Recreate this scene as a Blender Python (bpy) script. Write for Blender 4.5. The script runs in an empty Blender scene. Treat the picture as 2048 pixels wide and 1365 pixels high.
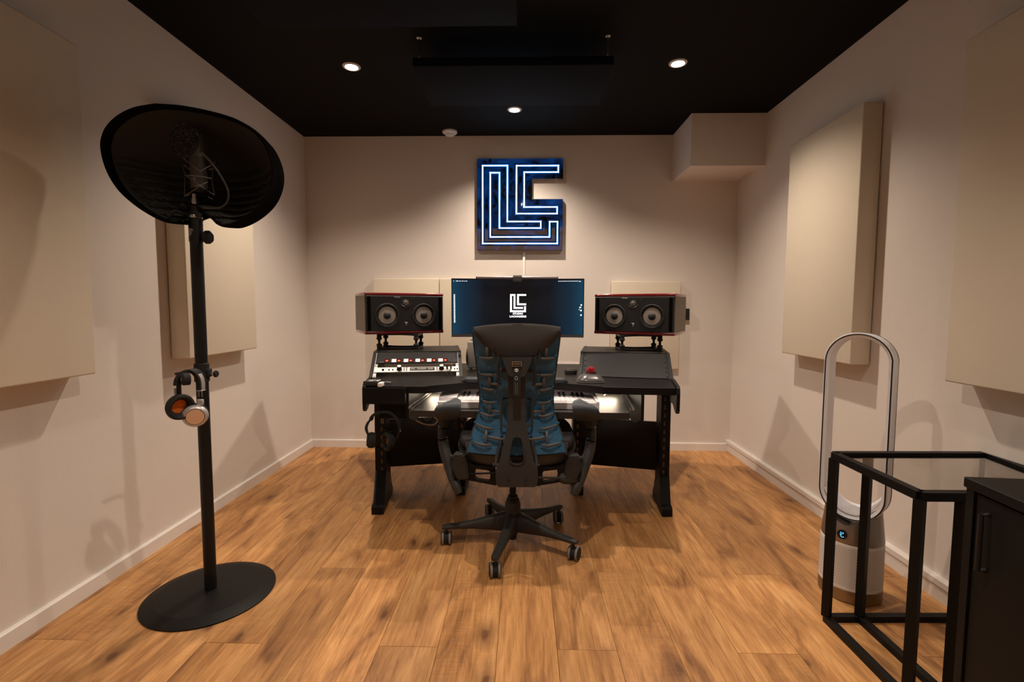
import bpy, bmesh, math, random
from mathutils import Vector, Matrix, Euler
import numpy as np
random.seed(7)
PI = math.pi
sc = bpy.context.scene
C = sc.collection

# ------------------------------------------------------------------ camera
FPX, YAW, PITCH, ROLL, EYE = 975.6, 0.0237, 0.0706, 0.0033, 1.076
XL, XR, D, H = -1.6194, 1.548, 3.639, 2.315      # left wall, right wall, back wall, ceiling
YB = -0.62                                        # wall behind the camera
_cy, _sy, _cp, _sp = math.cos(YAW), math.sin(YAW), math.cos(PITCH), math.sin(PITCH)
_f = Vector((-_sy*_cp, _cy*_cp, -_sp)); _r = Vector((_cy, _sy, 0)); _u = _r.cross(_f)
_r2 = _r*math.cos(ROLL) + _u*math.sin(ROLL); _u2 = -_r*math.sin(ROLL) + _u*math.cos(ROLL)
cam = bpy.data.cameras.new('camera'); co = bpy.data.objects.new('camera', cam); C.objects.link(co)
cam.sensor_width = 36; cam.lens = 36*FPX/2048; cam.clip_start = 0.02
co.matrix_world = Matrix(((_r2.x, _u2.x, -_f.x, 0), (_r2.y, _u2.y, -_f.y, 0), (_r2.z, _u2.z, -_f.z, EYE), (0, 0, 0, 1)))
sc.camera = co

# surveyed points: a sight line cut with the plane of a known distance
def _ray(px, py): return _f + _r2*((px-1024)/FPX) - _u2*((py-682.5)/FPX)
def at(px, py, Y):
    d = _ray(px, py); return Vector((0, 0, EYE)) + d*(Y/d.y)
def fl(px, py, Z=0.0):
    d = _ray(px, py); return Vector((0, 0, EYE)) + d*((Z-EYE)/d.z)
def onx(px, py, X):
    d = _ray(px, py); return Vector((0, 0, EYE)) + d*(X/d.x)

# ------------------------------------------------------------------ world, exposure, lamps
w = bpy.data.worlds.new('world'); sc.world = w; w.use_nodes = True
w.node_tree.nodes['Background'].inputs[0].default_value = (0.02, 0.018, 0.016, 1)
w.node_tree.nodes['Background'].inputs[1].default_value = 0.3
sc.view_settings.view_transform = 'Standard'; sc.view_settings.look = 'None'
sc.view_settings.exposure = 0.0; sc.view_settings.gamma = 1.0
sc.view_settings.use_curve_mapping = False
LAMP_COLOR = (1.0, 0.835, 0.69)
LAMPS = [(-0.898, 2.601, 37), (0.778, 2.593, 37), (-0.064, 3.167, 40), (-0.03, 1.22, 31), (-0.85, 0.45, 15), (0.75, 0.45, 15)]
LAMP_GAIN = 2.3
def spot(name, x, y, watt):
    l = bpy.data.lights.new(name, 'SPOT'); l.energy = watt*LAMP_GAIN; l.color = LAMP_COLOR
    l.spot_size = math.radians(128); l.spot_blend = 0.8; l.shadow_soft_size = 0.022
    o = bpy.data.objects.new(name, l); C.objects.link(o); o.location = (x, y, H-0.012); return o
for i, (x, y, e) in enumerate(LAMPS): spot('downlight_lamp', x, y, e)

# ------------------------------------------------------------------ materials
def srgb(r, g, b):
    f = lambda c: c/12.92 if c <= 0.04045 else ((c+0.055)/1.055)**2.4
    return (f(r/255), f(g/255), f(b/255), 1)
def mat(name, col, rough=0.5, metal=0.0, spec=0.5, coat=0.0, emis=None, estr=0.0, trans=0.0, alpha=1.0, bump=0.0, bscale=200.0, var=0.0, vscale=8.0, sheen=0.0, ior=1.45, bdist=0.001):
    m = bpy.data.materials.new(name); m.use_nodes = True; nt = m.node_tree; N = nt.nodes; L = nt.links
    b = N['Principled BSDF']; b.inputs['Base Color'].default_value = col
    b.inputs['Roughness'].default_value = rough; b.inputs['Metallic'].default_value = metal
    b.inputs['Specular IOR Level'].default_value = spec; b.inputs['Coat Weight'].default_value = coat
    b.inputs['Transmission Weight'].default_value = trans; b.inputs['Alpha'].default_value = alpha
    b.inputs['IOR'].default_value = ior; b.inputs['Sheen Weight'].default_value = sheen
    if emis: b.inputs['Emission Color'].default_value = emis; b.inputs['Emission Strength'].default_value = estr
    tc = N.new('ShaderNodeTexCoord')
    if bump:
        n = N.new('ShaderNodeTexNoise'); n.inputs['Scale'].default_value = bscale; n.inputs['Detail'].default_value = 3
        bp = N.new('ShaderNodeBump'); bp.inputs['Strength'].default_value = bump; bp.inputs['Distance'].default_value = bdist
        L.new(tc.outputs['Object'], n.inputs['Vector']); L.new(n.outputs[0], bp.inputs['Height']); L.new(bp.outputs[0], b.inputs['Normal'])
    if var:
        n = N.new('ShaderNodeTexNoise'); n.inputs['Scale'].default_value = vscale; n.inputs['Detail'].default_value = 4
        mx = N.new('ShaderNodeMix'); mx.data_type = 'RGBA'
        mx.inputs[6].default_value = tuple(c*(1-var) for c in col[:3])+(1,); mx.inputs[7].default_value = tuple(min(1, c*(1+var)) for c in col[:3])+(1,)
        L.new(tc.outputs['Object'], n.inputs['Vector']); L.new(n.outputs[0], mx.inputs[0]); L.new(mx.outputs[2], b.inputs['Base Color'])
    return m

def weave(name, col, scale=900, strength=0.25, rough=0.9, dist=0.0006):
    m = mat(name, col, rough=rough, spec=0.2, var=0.03, vscale=3); nt = m.node_tree; N = nt.nodes; L = nt.links
    tc = [n for n in N if n.type == 'TEX_COORD'][0]
    ws = []
    for d in ('X', 'Z', 'Y'):
        wv = N.new('ShaderNodeTexWave'); wv.bands_direction = d; wv.inputs['Scale'].default_value = scale/20; wv.inputs['Distortion'].default_value = 2.0
        wv.inputs['Detail'].default_value = 2; wv.inputs['Detail Scale'].default_value = 6
        L.new(tc.outputs['Object'], wv.inputs['Vector']); ws.append(wv)
    a = N.new('ShaderNodeMath'); a.operation = 'ADD'; L.new(ws[0].outputs['Fac'], a.inputs[0]); L.new(ws[1].outputs['Fac'], a.inputs[1])
    a2 = N.new('ShaderNodeMath'); a2.operation = 'ADD'; L.new(a.outputs[0], a2.inputs[0]); L.new(ws[2].outputs['Fac'], a2.inputs[1])
    bp = N.new('ShaderNodeBump'); bp.inputs['Strength'].default_value = strength; bp.inputs['Distance'].default_value = dist
    L.new(a2.outputs[0], bp.inputs['Height']); L.new(bp.outputs[0], N['Principled BSDF'].inputs['Normal'])
    return m

def oak():
    m = bpy.data.materials.new('oak_plank'); m.use_nodes = True; nt = m.node_tree; N = nt.nodes; L = nt.links
    b = N['Principled BSDF']; b.inputs['Specular IOR Level'].default_value = 0.35
    tc = N.new('ShaderNodeTexCoord'); oi = N.new('ShaderNodeObjectInfo')
    off = N.new('ShaderNodeVectorMath'); off.operation = 'SCALE'; off.inputs[0].default_value = (37, 91, 53); L.new(oi.outputs['Random'], off.inputs['Scale'])
    ad = N.new('ShaderNodeVectorMath'); ad.operation = 'ADD'; L.new(tc.outputs['Object'], ad.inputs[0]); L.new(off.outputs[0], ad.inputs[1])
    def mapn(sx, sy):
        q = N.new('ShaderNodeMapping'); q.inputs['Scale'].default_value = (sx, sy, 1); L.new(ad.outputs[0], q.inputs['Vector']); return q
    def noise(q, s, det, rough=0.5, dist=0.0):
        n = N.new('ShaderNodeTexNoise'); n.inputs['Scale'].default_value = s; n.inputs['Detail'].default_value = det
        n.inputs['Roughness'].default_value = rough; n.inputs['Distortion'].default_value = dist; L.new(q.outputs[0], n.inputs['Vector']); return n
    def ramp(src, stops):
        r = N.new('ShaderNodeValToRGB'); e = r.color_ramp.elements
        while len(e) < len(stops): e.new(0.5)
        for k, (p, c) in enumerate(stops): e[k].position = p; e[k].color = c
        L.new(src, r.inputs[0]); return r
    def mix(fac, a, bcol, mode='MIX', f=None):
        x = N.new('ShaderNodeMix'); x.data_type = 'RGBA'; x.blend_type = mode
        if f is not None: x.inputs[0].default_value = f
        else: L.new(fac, x.inputs[0])
        for s, v in ((6, a), (7, bcol)):
            if isinstance(v, tuple): x.inputs[s].default_value = v
            else: L.new(v, x.inputs[s])
        return x
    # broad figure stretched along the board
    big = noise(mapn(6.5, 1.6), 1.0, 5, 0.6, 1.6)
    base = ramp(big.outputs[0], [(0.30, srgb(142, 100, 66)), (0.42, srgb(182, 134, 87)), (0.56, srgb(203, 153, 101)), (0.72, srgb(217, 170, 117))])
    # cathedral grain
    q = mapn(7, 0.7); wv = N.new('ShaderNodeTexWave'); wv.wave_type = 'RINGS'; wv.rings_direction = 'Z'
    wv.inputs['Scale'].default_value = 1.5; wv.inputs['Distortion'].default_value = 9; wv.inputs['Detail'].default_value = 3; wv.inputs['Detail Scale'].default_value = 0.7
    L.new(q.outputs[0], wv.inputs['Vector'])
    g1 = ramp(wv.outputs['Fac'], [(0.0, (0.70, 0.66, 0.62, 1)), (0.45, (1, 1, 1, 1))])
    c1 = mix(None, base.outputs[0], g1.outputs[0], 'MULTIPLY', 0.20)
    # pores
    fine = noise(mapn(150, 7), 1.0, 3, 0.7)
    g2 = ramp(fine.outputs[0], [(0.36, (0.66, 0.60, 0.55, 1)), (0.56, (1, 1, 1, 1))])
    c2 = mix(None, c1.outputs[2], g2.outputs[0], 'MULTIPLY', 0.62)
    mid = noise(mapn(55, 3.2), 1.0, 4, 0.65, 0.4)
    g25 = ramp(mid.outputs[0], [(0.38, (0.72, 0.66, 0.60, 1)), (0.52, (1, 1, 1, 1)), (0.68, (1.07, 1.06, 1.05, 1))])
    c2 = mix(None, c2.outputs[2], g25.outputs[0], 'MULTIPLY', 0.55)
    # cross saw marks
    sawn = noise(mapn(12, 130), 1.0, 2, 0.6); sm = noise(mapn(3, 1), 1.0, 1)
    g3 = ramp(sawn.outputs[0], [(0.4, (0.78, 0.76, 0.74, 1)), (0.6, (1.06, 1.05, 1.03, 1))])
    smr = ramp(sm.outputs[0], [(0.50, (0, 0, 0, 1)), (0.68, (0.5, 0.5, 0.5, 1))])
    c3 = mix(smr.outputs[0], c2.outputs[2], mix(None, c2.outputs[2], g3.outputs[0], 'MULTIPLY', 1.0).outputs[2])
    # dark smoky streaks
    st = noise(mapn(7, 1.5), 1.0, 4, 0.6, 1.2)
    sr = ramp(st.outputs[0], [(0.56, (0, 0, 0, 1)), (0.72, (0.85, 0.85, 0.85, 1))])
    c4 = mix(sr.outputs[0], c3.outputs[2], mix(None, c3.outputs[2], (0.50, 0.46, 0.47, 1), 'MULTIPLY', 1.0).outputs[2])
    # knots
    vo = N.new('ShaderNodeTexVoronoi'); vo.voronoi_dimensions = '2D'; vo.inputs['Scale'].default_value = 1.0; vo.inputs['Randomness'].default_value = 1.0
    qd = noise(mapn(14, 8), 1.0, 2); qm = mapn(4.6, 2.1)
    ds = N.new('ShaderNodeVectorMath'); ds.operation = 'SCALE'; ds.inputs['Scale'].default_value = 0.22; L.new(qd.outputs['Color'], ds.inputs[0])
    da = N.new('ShaderNodeVectorMath'); da.operation = 'ADD'; L.new(qm.outputs[0], da.inputs[0]); L.new(ds.outputs[0], da.inputs[1]); L.new(da.outputs[0], vo.inputs['Vector'])
    kr = ramp(vo.outputs['Distance'], [(0.030, (0.9, 0.9, 0.9, 1)), (0.065, (0.5, 0.5, 0.5, 1)), (0.20, (0.0, 0.0, 0.0, 1))])
    sep = N.new('ShaderNodeSeparateColor'); L.new(vo.outputs['Color'], sep.inputs[0])
    gate = N.new('ShaderNodeMath'); gate.operation = 'GREATER_THAN'; gate.inputs[1].default_value = 0.6; L.new(sep.outputs[0], gate.inputs[0])
    km = N.new('ShaderNodeMath'); km.operation = 'MULTIPLY'; L.new(kr.outputs[0], km.inputs[0]); L.new(gate.outputs[0], km.inputs[1])
    c5 = mix(km.outputs[0], c4.outputs[2], srgb(98, 64, 42))
    # board to board tone
    hs = N.new('ShaderNodeHueSaturation'); hs.inputs['Saturation'].default_value = 1.04; hs.inputs['Hue'].default_value = 0.499; rr = N.new('ShaderNodeMapRange'); rr.inputs[3].default_value = 0.80; rr.inputs[4].default_value = 1.10
    m7 = N.new('ShaderNodeMath'); m7.operation = 'MULTIPLY'; m7.inputs[1].default_value = 7.31; L.new(oi.outputs['Random'], m7.inputs[0])
    fr = N.new('ShaderNodeMath'); fr.operation = 'FRACT'; L.new(m7.outputs[0], fr.inputs[0])
    L.new(fr.outputs[0], rr.inputs[0]); L.new(rr.outputs[0], hs.inputs['Value']); L.new(c5.outputs[2], hs.inputs['Color'])
    L.new(hs.outputs[0], b.inputs['Base Color'])
    ro = N.new('ShaderNodeMapRange'); ro.inputs[3].default_value = 0.34; ro.inputs[4].default_value = 0.5; L.new(fine.outputs[0], ro.inputs[0]); L.new(ro.outputs[0], b.inputs['Roughness'])
    bp = N.new('ShaderNodeBump'); bp.inputs['Strength'].default_value = 0.12; bp.inputs['Distance'].default_value = 0.001
    L.new(fine.outputs[0], bp.inputs['Height']); L.new(bp.outputs[0], b.inputs['Normal'])
    return m

M = dict(
    wall=weave('wall_cloth', (0.70, 0.635, 0.575, 1), 700, 0.18, 0.95, 0.0003),
    ceiling=mat('ceiling_black', (0.0035, 0.0034, 0.0034, 1), 0.75, spec=0.15),
    trim=mat('skirting_white', (0.74, 0.69, 0.64, 1), 0.4),
    panel=weave('panel_cream', (0.68, 0.60, 0.475, 1), 1400, 0.3, 0.95, 0.0004),
    panel_back=mat('panel_backing', (0.25, 0.21, 0.16, 1), 0.9),
    oak=oak(), sub=mat('subfloor', (0.02, 0.013, 0.008, 1), 0.9),
    black=mat('black_satin', (0.006, 0.0056, 0.0054, 1), 0.42, spec=0.4),
    desk=mat('black_laminate', (0.0065, 0.0055, 0.0053, 1), 0.45, spec=0.25, bump=0.1, bscale=400),
    powder=mat('black_powder_coat', (0.0048, 0.0045, 0.0045, 1), 0.5, spec=0.22, bump=0.2, bscale=900, bdist=0.0002),
    rubber=mat('black_rubber', (0.01, 0.01, 0.01, 1), 0.75),
    grey=mat('grey_plastic', (0.030, 0.028, 0.027, 1), 0.55, spec=0.35, bump=0.15, bscale=900, bdist=0.0002),
    greyl=mat('light_grey_plastic', (0.22, 0.21, 0.20, 1), 0.5),
    tyre=mat('grey_tyre', (0.20, 0.19, 0.18, 1), 0.6),
    cloth=weave('charcoal_cloth', (0.052, 0.047, 0.043, 1), 2600, 0.5, 0.95, 0.0005),
    armpad=mat('dark_navy_grey_soft', (0.020, 0.026, 0.034, 1), 0.6),
    blue=mat('teal_plastic', (0.014, 0.105, 0.185, 1), 0.38, trans=0.15),
    seat=mat('seat_underside', (0.05, 0.048, 0.047, 1), 0.55),
    steel=mat('steel', (0.55, 0.53, 0.50, 1), 0.28, metal=1),
    chrome=mat('chrome', (0.8, 0.78, 0.75, 1), 0.12, metal=1),
    brass=mat('brass', (0.45, 0.30, 0.12, 1), 0.4, metal=1),
    red=mat('red_lacquer', (0.17, 0.009, 0.012, 1), 0.16, coat=1.0),
    baffle=mat('speaker_baffle', (0.012, 0.012, 0.0125, 1), 0.55, bump=0.2, bscale=1500, bdist=0.0002),
    side=mat('dark_ash_veneer', (0.145, 0.115, 0.085, 1), 0.45, var=0.25, vscale=30),
    cone=mat('speaker_cone', (0.42, 0.38, 0.34, 1), 0.35, metal=0.35, bump=0.3, bscale=300),
    silver=mat('silver_metal', (0.60, 0.58, 0.56, 1), 0.38, metal=0.55),
    gold=mat('champagne_gold', (0.85, 0.62, 0.47, 1), 0.38, metal=0.55),
    orange=mat('orange_lining', (0.75, 0.16, 0.015, 1), 0.9),
    white=mat('white_plastic', (0.74, 0.71, 0.72, 1), 0.4),
    whitep=mat('white_enamel', (0.75, 0.72, 0.69, 1), 0.5),
    keyw=mat('white_keys', (0.80, 0.76, 0.78, 1), 0.3),
    paper=mat('white_paper', (0.8, 0.77, 0.74, 1), 0.8),
    felt=mat('black_felt', (0.007, 0.0066, 0.0062, 1), 0.95, spec=0.0, bump=0.5, bscale=500),
    glass=mat('smoked_glass', (0.60, 0.58, 0.54, 1), 0.02, trans=1.0, ior=1.45),
    fanglass=mat('clear_glass', (0.92, 0.92, 0.92, 1), 0.02, trans=1.0),
    nickel=mat('satin_nickel', (0.26, 0.24, 0.22, 1), 0.36, metal=0.8),
    bronze=mat('satin_bronze', (0.30, 0.24, 0.16, 1), 0.35, metal=0.9),
    cab=mat('cabinet_black', (0.0055, 0.0052, 0.005, 1), 0.55, spec=0.25),
    redball=mat('red_ball', (0.22, 0.004, 0.012, 1), 0.08, coat=1.0),
    graphite=mat('graphite_plastic', (0.07, 0.066, 0.065, 1), 0.3),
    hole=mat('hole_dark', (0.003, 0.0028, 0.0026, 1), 0.9, spec=0.05),
    lampface=mat('lamp_lens', (1, 1, 1, 1), 0.5, emis=(1, 0.90, 0.78, 1), estr=45),
    lamprim=mat('lamp_rim', (0.62, 0.60, 0.58, 1), 0.35),
    cordw=mat('pale_cable', (0.5, 0.47, 0.42, 1), 0.5),
    led=mat('sign_light', (0.8, 0.9, 1, 1), 0.4, emis=(0.36, 0.68, 1.0, 1), estr=5.5),
    strip=mat('led_strip', (1, 1, 1, 1), 0.4, emis=(1, 0.80, 0.58, 1), estr=130),
    stripw=mat('led_strip_cool', (1, 1, 1, 1), 0.4, emis=(1, 0.88, 0.84, 1), estr=170),
    shelfm=mat('black_shelf', (0.015, 0.014, 0.013, 1), 0.42, spec=0.7),
    redled=mat('red_led', (0.6, 0.02, 0.01, 1), 0.4, emis=(1, 0.10, 0.05, 1), estr=1.6),
    redwin=mat('red_window', (0.03, 0.002, 0.002, 1), 0.2, emis=(1, 0.02, 0.01, 1), estr=0.035),
    bluled=mat('blue_display', (0.05, 0.3, 0.6, 1), 0.4, emis=(0.1, 0.55, 1, 1), estr=1.6),
    inkw=mat('screen_white', (1, 1, 1, 1), 0.5, emis=(0.93, 0.96, 1, 1), estr=1.05),
    print_=mat('white_print', (0.62, 0.60, 0.57, 1), 0.5),
    dim=mat('grey_print', (0.16, 0.15, 0.14, 1), 0.5),
    felt2=mat('black_felt_lining', (0.052, 0.049, 0.044, 1), 0.95, spec=0.0, bump=0.5, bscale=500),
    grille=mat('mic_grille', (0.17, 0.16, 0.13, 1), 0.4, metal=0.5, bump=0.4, bscale=1500),
    seatcloth=weave('seat_cloth', (0.035, 0.032, 0.034, 1), 2600, 0.5, 0.9, 0.0005),
    perf=mat('perforation_dark', (0.20, 0.16, 0.13, 1), 0.9),
    screenblack=mat('display_black', (0.004, 0.005, 0.007, 1), 0.1),
    whitegrey=mat('pearl_white_plastic', (0.80, 0.79, 0.82, 1), 0.35),
    grey3=mat('dark_grey_plastic', (0.018, 0.017, 0.016, 1), 0.5),
    grey2=mat('graphite_rib', (0.075, 0.070, 0.066, 1), 0.45),
    steel2=mat('brushed_grey_metal', (0.30, 0.27, 0.27, 1), 0.3, metal=0.6),
    silverp=mat('perforated_silver', (0.42, 0.40, 0.38, 1), 0.4, metal=0.5, bump=0.6, bscale=700),
    iconm=mat('screen_icons', (1, 1, 1, 1), 0.5, emis=(0.55, 0.78, 0.9, 1), estr=0.9),
    steelw=mat('pale_cord', (0.55, 0.52, 0.50, 1), 0.5),
    dispr=mat('grey_display', (0.05, 0.05, 0.05, 1), 0.2),
)
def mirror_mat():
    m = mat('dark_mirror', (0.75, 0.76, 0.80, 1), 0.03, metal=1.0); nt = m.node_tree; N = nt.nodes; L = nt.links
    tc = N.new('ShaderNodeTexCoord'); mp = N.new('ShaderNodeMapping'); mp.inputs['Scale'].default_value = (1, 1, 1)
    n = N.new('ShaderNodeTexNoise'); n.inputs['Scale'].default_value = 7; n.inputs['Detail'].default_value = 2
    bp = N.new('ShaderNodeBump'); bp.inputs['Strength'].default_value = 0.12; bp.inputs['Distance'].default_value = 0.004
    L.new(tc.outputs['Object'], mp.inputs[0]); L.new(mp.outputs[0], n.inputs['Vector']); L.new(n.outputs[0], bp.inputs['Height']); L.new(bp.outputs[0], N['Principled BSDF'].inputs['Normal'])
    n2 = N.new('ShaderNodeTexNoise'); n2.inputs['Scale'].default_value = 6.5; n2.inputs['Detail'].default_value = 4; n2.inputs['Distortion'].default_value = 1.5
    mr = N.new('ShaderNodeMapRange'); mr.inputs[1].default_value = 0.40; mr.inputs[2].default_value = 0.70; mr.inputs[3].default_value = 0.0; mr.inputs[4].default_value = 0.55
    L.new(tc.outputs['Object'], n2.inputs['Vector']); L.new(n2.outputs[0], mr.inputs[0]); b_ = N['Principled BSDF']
    b_.inputs['Emission Color'].default_value = (0.0, 0.075, 0.36, 1); L.new(mr.outputs[0], b_.inputs['Emission Strength'])   # patchy navy emission stands in for blue reflections on the mirror
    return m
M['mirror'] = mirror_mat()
def screen_mat():   # wallpaper: near black in the middle, teal blue towards the sides
    m = bpy.data.materials.new('screen_picture'); m.use_nodes = True; nt = m.node_tree; N = nt.nodes; L = nt.links
    b = N['Principled BSDF']; b.inputs['Base Color'].default_value = (0.005, 0.006, 0.008, 1); b.inputs['Roughness'].default_value = 0.25
    tc = N.new('ShaderNodeTexCoord'); sx = N.new('ShaderNodeSeparateXYZ'); L.new(tc.outputs['Object'], sx.inputs[0])
    ab = N.new('ShaderNodeMath'); ab.operation = 'ABSOLUTE'; L.new(sx.outputs['X'], ab.inputs[0])
    mr = N.new('ShaderNodeMapRange'); mr.inputs[1].default_value = 0.0; mr.inputs[2].default_value = 0.39; L.new(ab.outputs[0], mr.inputs[0])
    r = N.new('ShaderNodeValToRGB'); e = r.color_ramp.elements
    for k, (p, c) in enumerate([(0.15, (0.0006, 0.0016, 0.0032, 1)), (0.5, (0.0006, 0.0035, 0.008, 1))]): e[k].position = p; e[k].color = c
    x = e.new(0.82); x.color = (0.0, 0.019, 0.042, 1); x = e.new(1.0); x.color = (0.0, 0.045, 0.088, 1)
    L.new(mr.outputs[0], r.inputs[0]); L.new(r.outputs[0], b.inputs['Emission Color']); b.inputs['Emission Strength'].default_value = 1.0
    return m
M['screen'] = screen_mat()
def slotted():      # teal plastic with rows of fine moulded slots
    m = mat('teal_slotted_plastic', (0.026, 0.115, 0.22, 1), 0.36); nt = m.node_tree; N = nt.nodes; L = nt.links; b = N['Principled BSDF']
    tc = [n for n in N if n.type == 'TEX_COORD'][0]; sp = N.new('ShaderNodeSeparateXYZ'); cb = N.new('ShaderNodeCombineXYZ')
    L.new(tc.outputs['Object'], sp.inputs[0]); L.new(sp.outputs['X'], cb.inputs[0]); L.new(sp.outputs['Z'], cb.inputs[1])
    br = N.new('ShaderNodeTexBrick'); br.inputs['Scale'].default_value = 1.0; br.inputs['Brick Width'].default_value = 0.017; br.inputs['Row Height'].default_value = 0.0055
    br.inputs['Mortar Size'].default_value = 0.0007; br.inputs['Mortar Smooth'].default_value = 0.3
    br.inputs['Color1'].default_value = (0.030, 0.125, 0.235, 1); br.inputs['Color2'].default_value = (0.022, 0.100, 0.195, 1); br.inputs['Mortar'].default_value = (0.010, 0.045, 0.085, 1)
    L.new(cb.outputs[0], br.inputs['Vector']); L.new(br.outputs['Color'], b.inputs['Base Color'])
    bp = N.new('ShaderNodeBump'); bp.inputs['Strength'].default_value = 0.4; bp.inputs['Distance'].default_value = 0.001; bp.invert = True; L.new(br.outputs['Fac'], bp.inputs['Height']); L.new(bp.outputs[0], b.inputs['Normal'])
    return m
M['bluep'] = slotted()

def glow_mat(name, col, k, lo):     # emission that paints the blue halo of the lines, uneven by noise
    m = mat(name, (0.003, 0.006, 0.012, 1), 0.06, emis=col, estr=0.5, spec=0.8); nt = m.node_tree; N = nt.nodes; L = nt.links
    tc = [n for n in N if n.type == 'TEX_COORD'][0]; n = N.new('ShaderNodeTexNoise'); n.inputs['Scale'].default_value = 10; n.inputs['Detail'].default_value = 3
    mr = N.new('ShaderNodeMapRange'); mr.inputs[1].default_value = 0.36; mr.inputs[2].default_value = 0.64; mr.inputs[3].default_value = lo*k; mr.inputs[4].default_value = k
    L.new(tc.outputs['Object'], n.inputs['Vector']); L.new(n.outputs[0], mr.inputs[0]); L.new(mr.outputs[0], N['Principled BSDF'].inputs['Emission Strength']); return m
M['glow0'] = glow_mat('blue_halo_bright', (0.02, 0.30, 1.0, 1), 1.0, 0.15)
M['glow1'] = glow_mat('blue_halo_mid', (0.0, 0.13, 0.62, 1), 0.5, 0.1)
M['glow2'] = glow_mat('blue_halo_dim', (0.0, 0.05, 0.30, 1), 0.18, 0.2)
# ------------------------------------------------------------------ helpers
WM = {}                                            # world matrix of every parented thing
def bm_new(): return bmesh.new()
def box(bm, c, s, rot=None, bev=0.0, seg=1):
    r = bmesh.ops.create_cube(bm, size=1.0); vs = r['verts']
    bmesh.ops.scale(bm, vec=Vector(s), verts=vs)
    if bev:
        es = list({e for v in vs for e in v.link_edges})
        g = bmesh.ops.bevel(bm, geom=es, offset=bev, segments=seg, profile=0.5, affect='EDGES')
        vs = list({v for f in g['faces'] for v in f.verts} | {v for v in vs if v.is_valid})
    if rot is not None: bmesh.ops.rotate(bm, cent=(0, 0, 0), matrix=rot.to_matrix() if isinstance(rot, Euler) else rot, verts=vs)
    bmesh.ops.translate(bm, vec=Vector(c), verts=vs); return vs
def boxb(bm, lo, hi, **k):
    lo = Vector(lo); hi = Vector(hi); return box(bm, (lo+hi)/2, [abs(a) for a in (hi-lo)], **k)
def frame_of(d, up=Vector((0, 0, 1))):
    d = d.normalized()
    if abs(d.dot(up)) > 0.98: up = Vector((0, 1, 0))
    a = d.cross(up).normalized(); b = a.cross(d).normalized(); return a, b
def cyl(bm, p0, p1, r0, r1=None, seg=20, caps=True):
    p0 = Vector(p0); p1 = Vector(p1); r1 = r0 if r1 is None else r1
    a, b = frame_of(p1-p0); A = []; B = []
    for i in range(seg):
        t = 2*PI*i/seg; d = a*math.cos(t)+b*math.sin(t)
        A.append(bm.verts.new(p0+d*r0)); B.append(bm.verts.new(p1+d*r1))
    for i in range(seg): bm.faces.new((A[i], A[(i+1) % seg], B[(i+1) % seg], B[i]))
    if caps: bm.faces.new(A[::-1]); bm.faces.new(B)
def smooth_pts(pts, n=6):
    pts = [Vector(p) for p in pts]
    if len(pts) < 3: return pts
    P = [pts[0]*2-pts[1]]+pts+[pts[-1]*2-pts[-2]]; out = []
    for i in range(1, len(P)-2):
        for k in range(n):
            t = k/n; a, b, c, d = P[i-1], P[i], P[i+1], P[i+2]
            out.append(0.5*((2*b)+(c-a)*t+(2*a-5*b+4*c-d)*t*t+(-a+3*b-3*c+d)*t**3))
    out.append(pts[-1]); return out
def tube(bm, pts, r, seg=10, fx=1.0, fy=1.0, up=None, smooth=0, closed=False, caps=True):
    n0 = len(pts)
    if smooth:
        if isinstance(r, (list, tuple)):
            rr = []
            for i in range(n0-1):
                for k in range(smooth): rr.append(r[i]+(r[i+1]-r[i])*k/smooth)
            rr.append(r[-1]); r = rr
        pts = smooth_pts(pts, smooth)
    pts = [Vector(p) for p in pts]; n = len(pts)
    if not isinstance(r, (list, tuple)): r = [r]*n
    rings = []; prev = None
    for i in range(n):
        if closed: t = pts[(i+1) % n]-pts[i-1]
        else: t = pts[min(i+1, n-1)]-pts[max(i-1, 0)]
        t.normalize()
        if up is not None: a, b = frame_of(t, Vector(up))
        elif prev is None: a, b = frame_of(t)
        else:
            a = prev-t*prev.dot(t)
            a.normalize(); b = a.cross(t).normalized()*-1; b = t.cross(a).normalized()*-1
            b = -b
        prev = a.copy()
        ring = []
        for k in range(seg):
            th = 2*PI*k/seg
            ring.append(bm.verts.new(pts[i]+a*math.cos(th)*r[i]*fx+b*math.sin(th)*r[i]*fy))
        rings.append(ring)
    m = n if closed else n-1
    for i in range(m):
        A, B = rings[i], rings[(i+1) % n]
        for k in range(seg): bm.faces.new((A[k], A[(k+1) % seg], B[(k+1) % seg], B[k]))
    if caps and not closed: bm.faces.new(rings[0][::-1]); bm.faces.new(rings[-1])
def lathe(bm, prof, seg=32, origin=(0, 0, 0), axis=(0, 0, 1)):
    o = Vector(origin); ax = Vector(axis).normalized(); a, b = frame_of(ax); rings = []
    for r, h in prof:
        if r < 1e-6: rings.append([bm.verts.new(o+ax*h)])
        else: rings.append([bm.verts.new(o+ax*h+(a*math.cos(2*PI*k/seg)+b*math.sin(2*PI*k/seg))*r) for k in range(seg)])
    for A, B in zip(rings, rings[1:]):
        for k in range(seg):
            k2 = (k+1) % seg
            if len(A) == 1 and len(B) == 1: continue
            if len(A) == 1: bm.faces.new((A[0], B[k], B[k2]))
            elif len(B) == 1: bm.faces.new((A[k], A[k2], B[0]))
            else: bm.faces.new((A[k], A[k2], B[k2], B[k]))
def prism(bm, poly, vec):
    A = [bm.verts.new(Vector(p)) for p in poly]; B = [bm.verts.new(Vector(p)+Vector(vec)) for p in poly]; n = len(A)
    bm.faces.new(A[::-1]); bm.faces.new(B)
    for i in range(n): bm.faces.new((A[i], A[(i+1) % n], B[(i+1) % n], B[i]))
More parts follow.
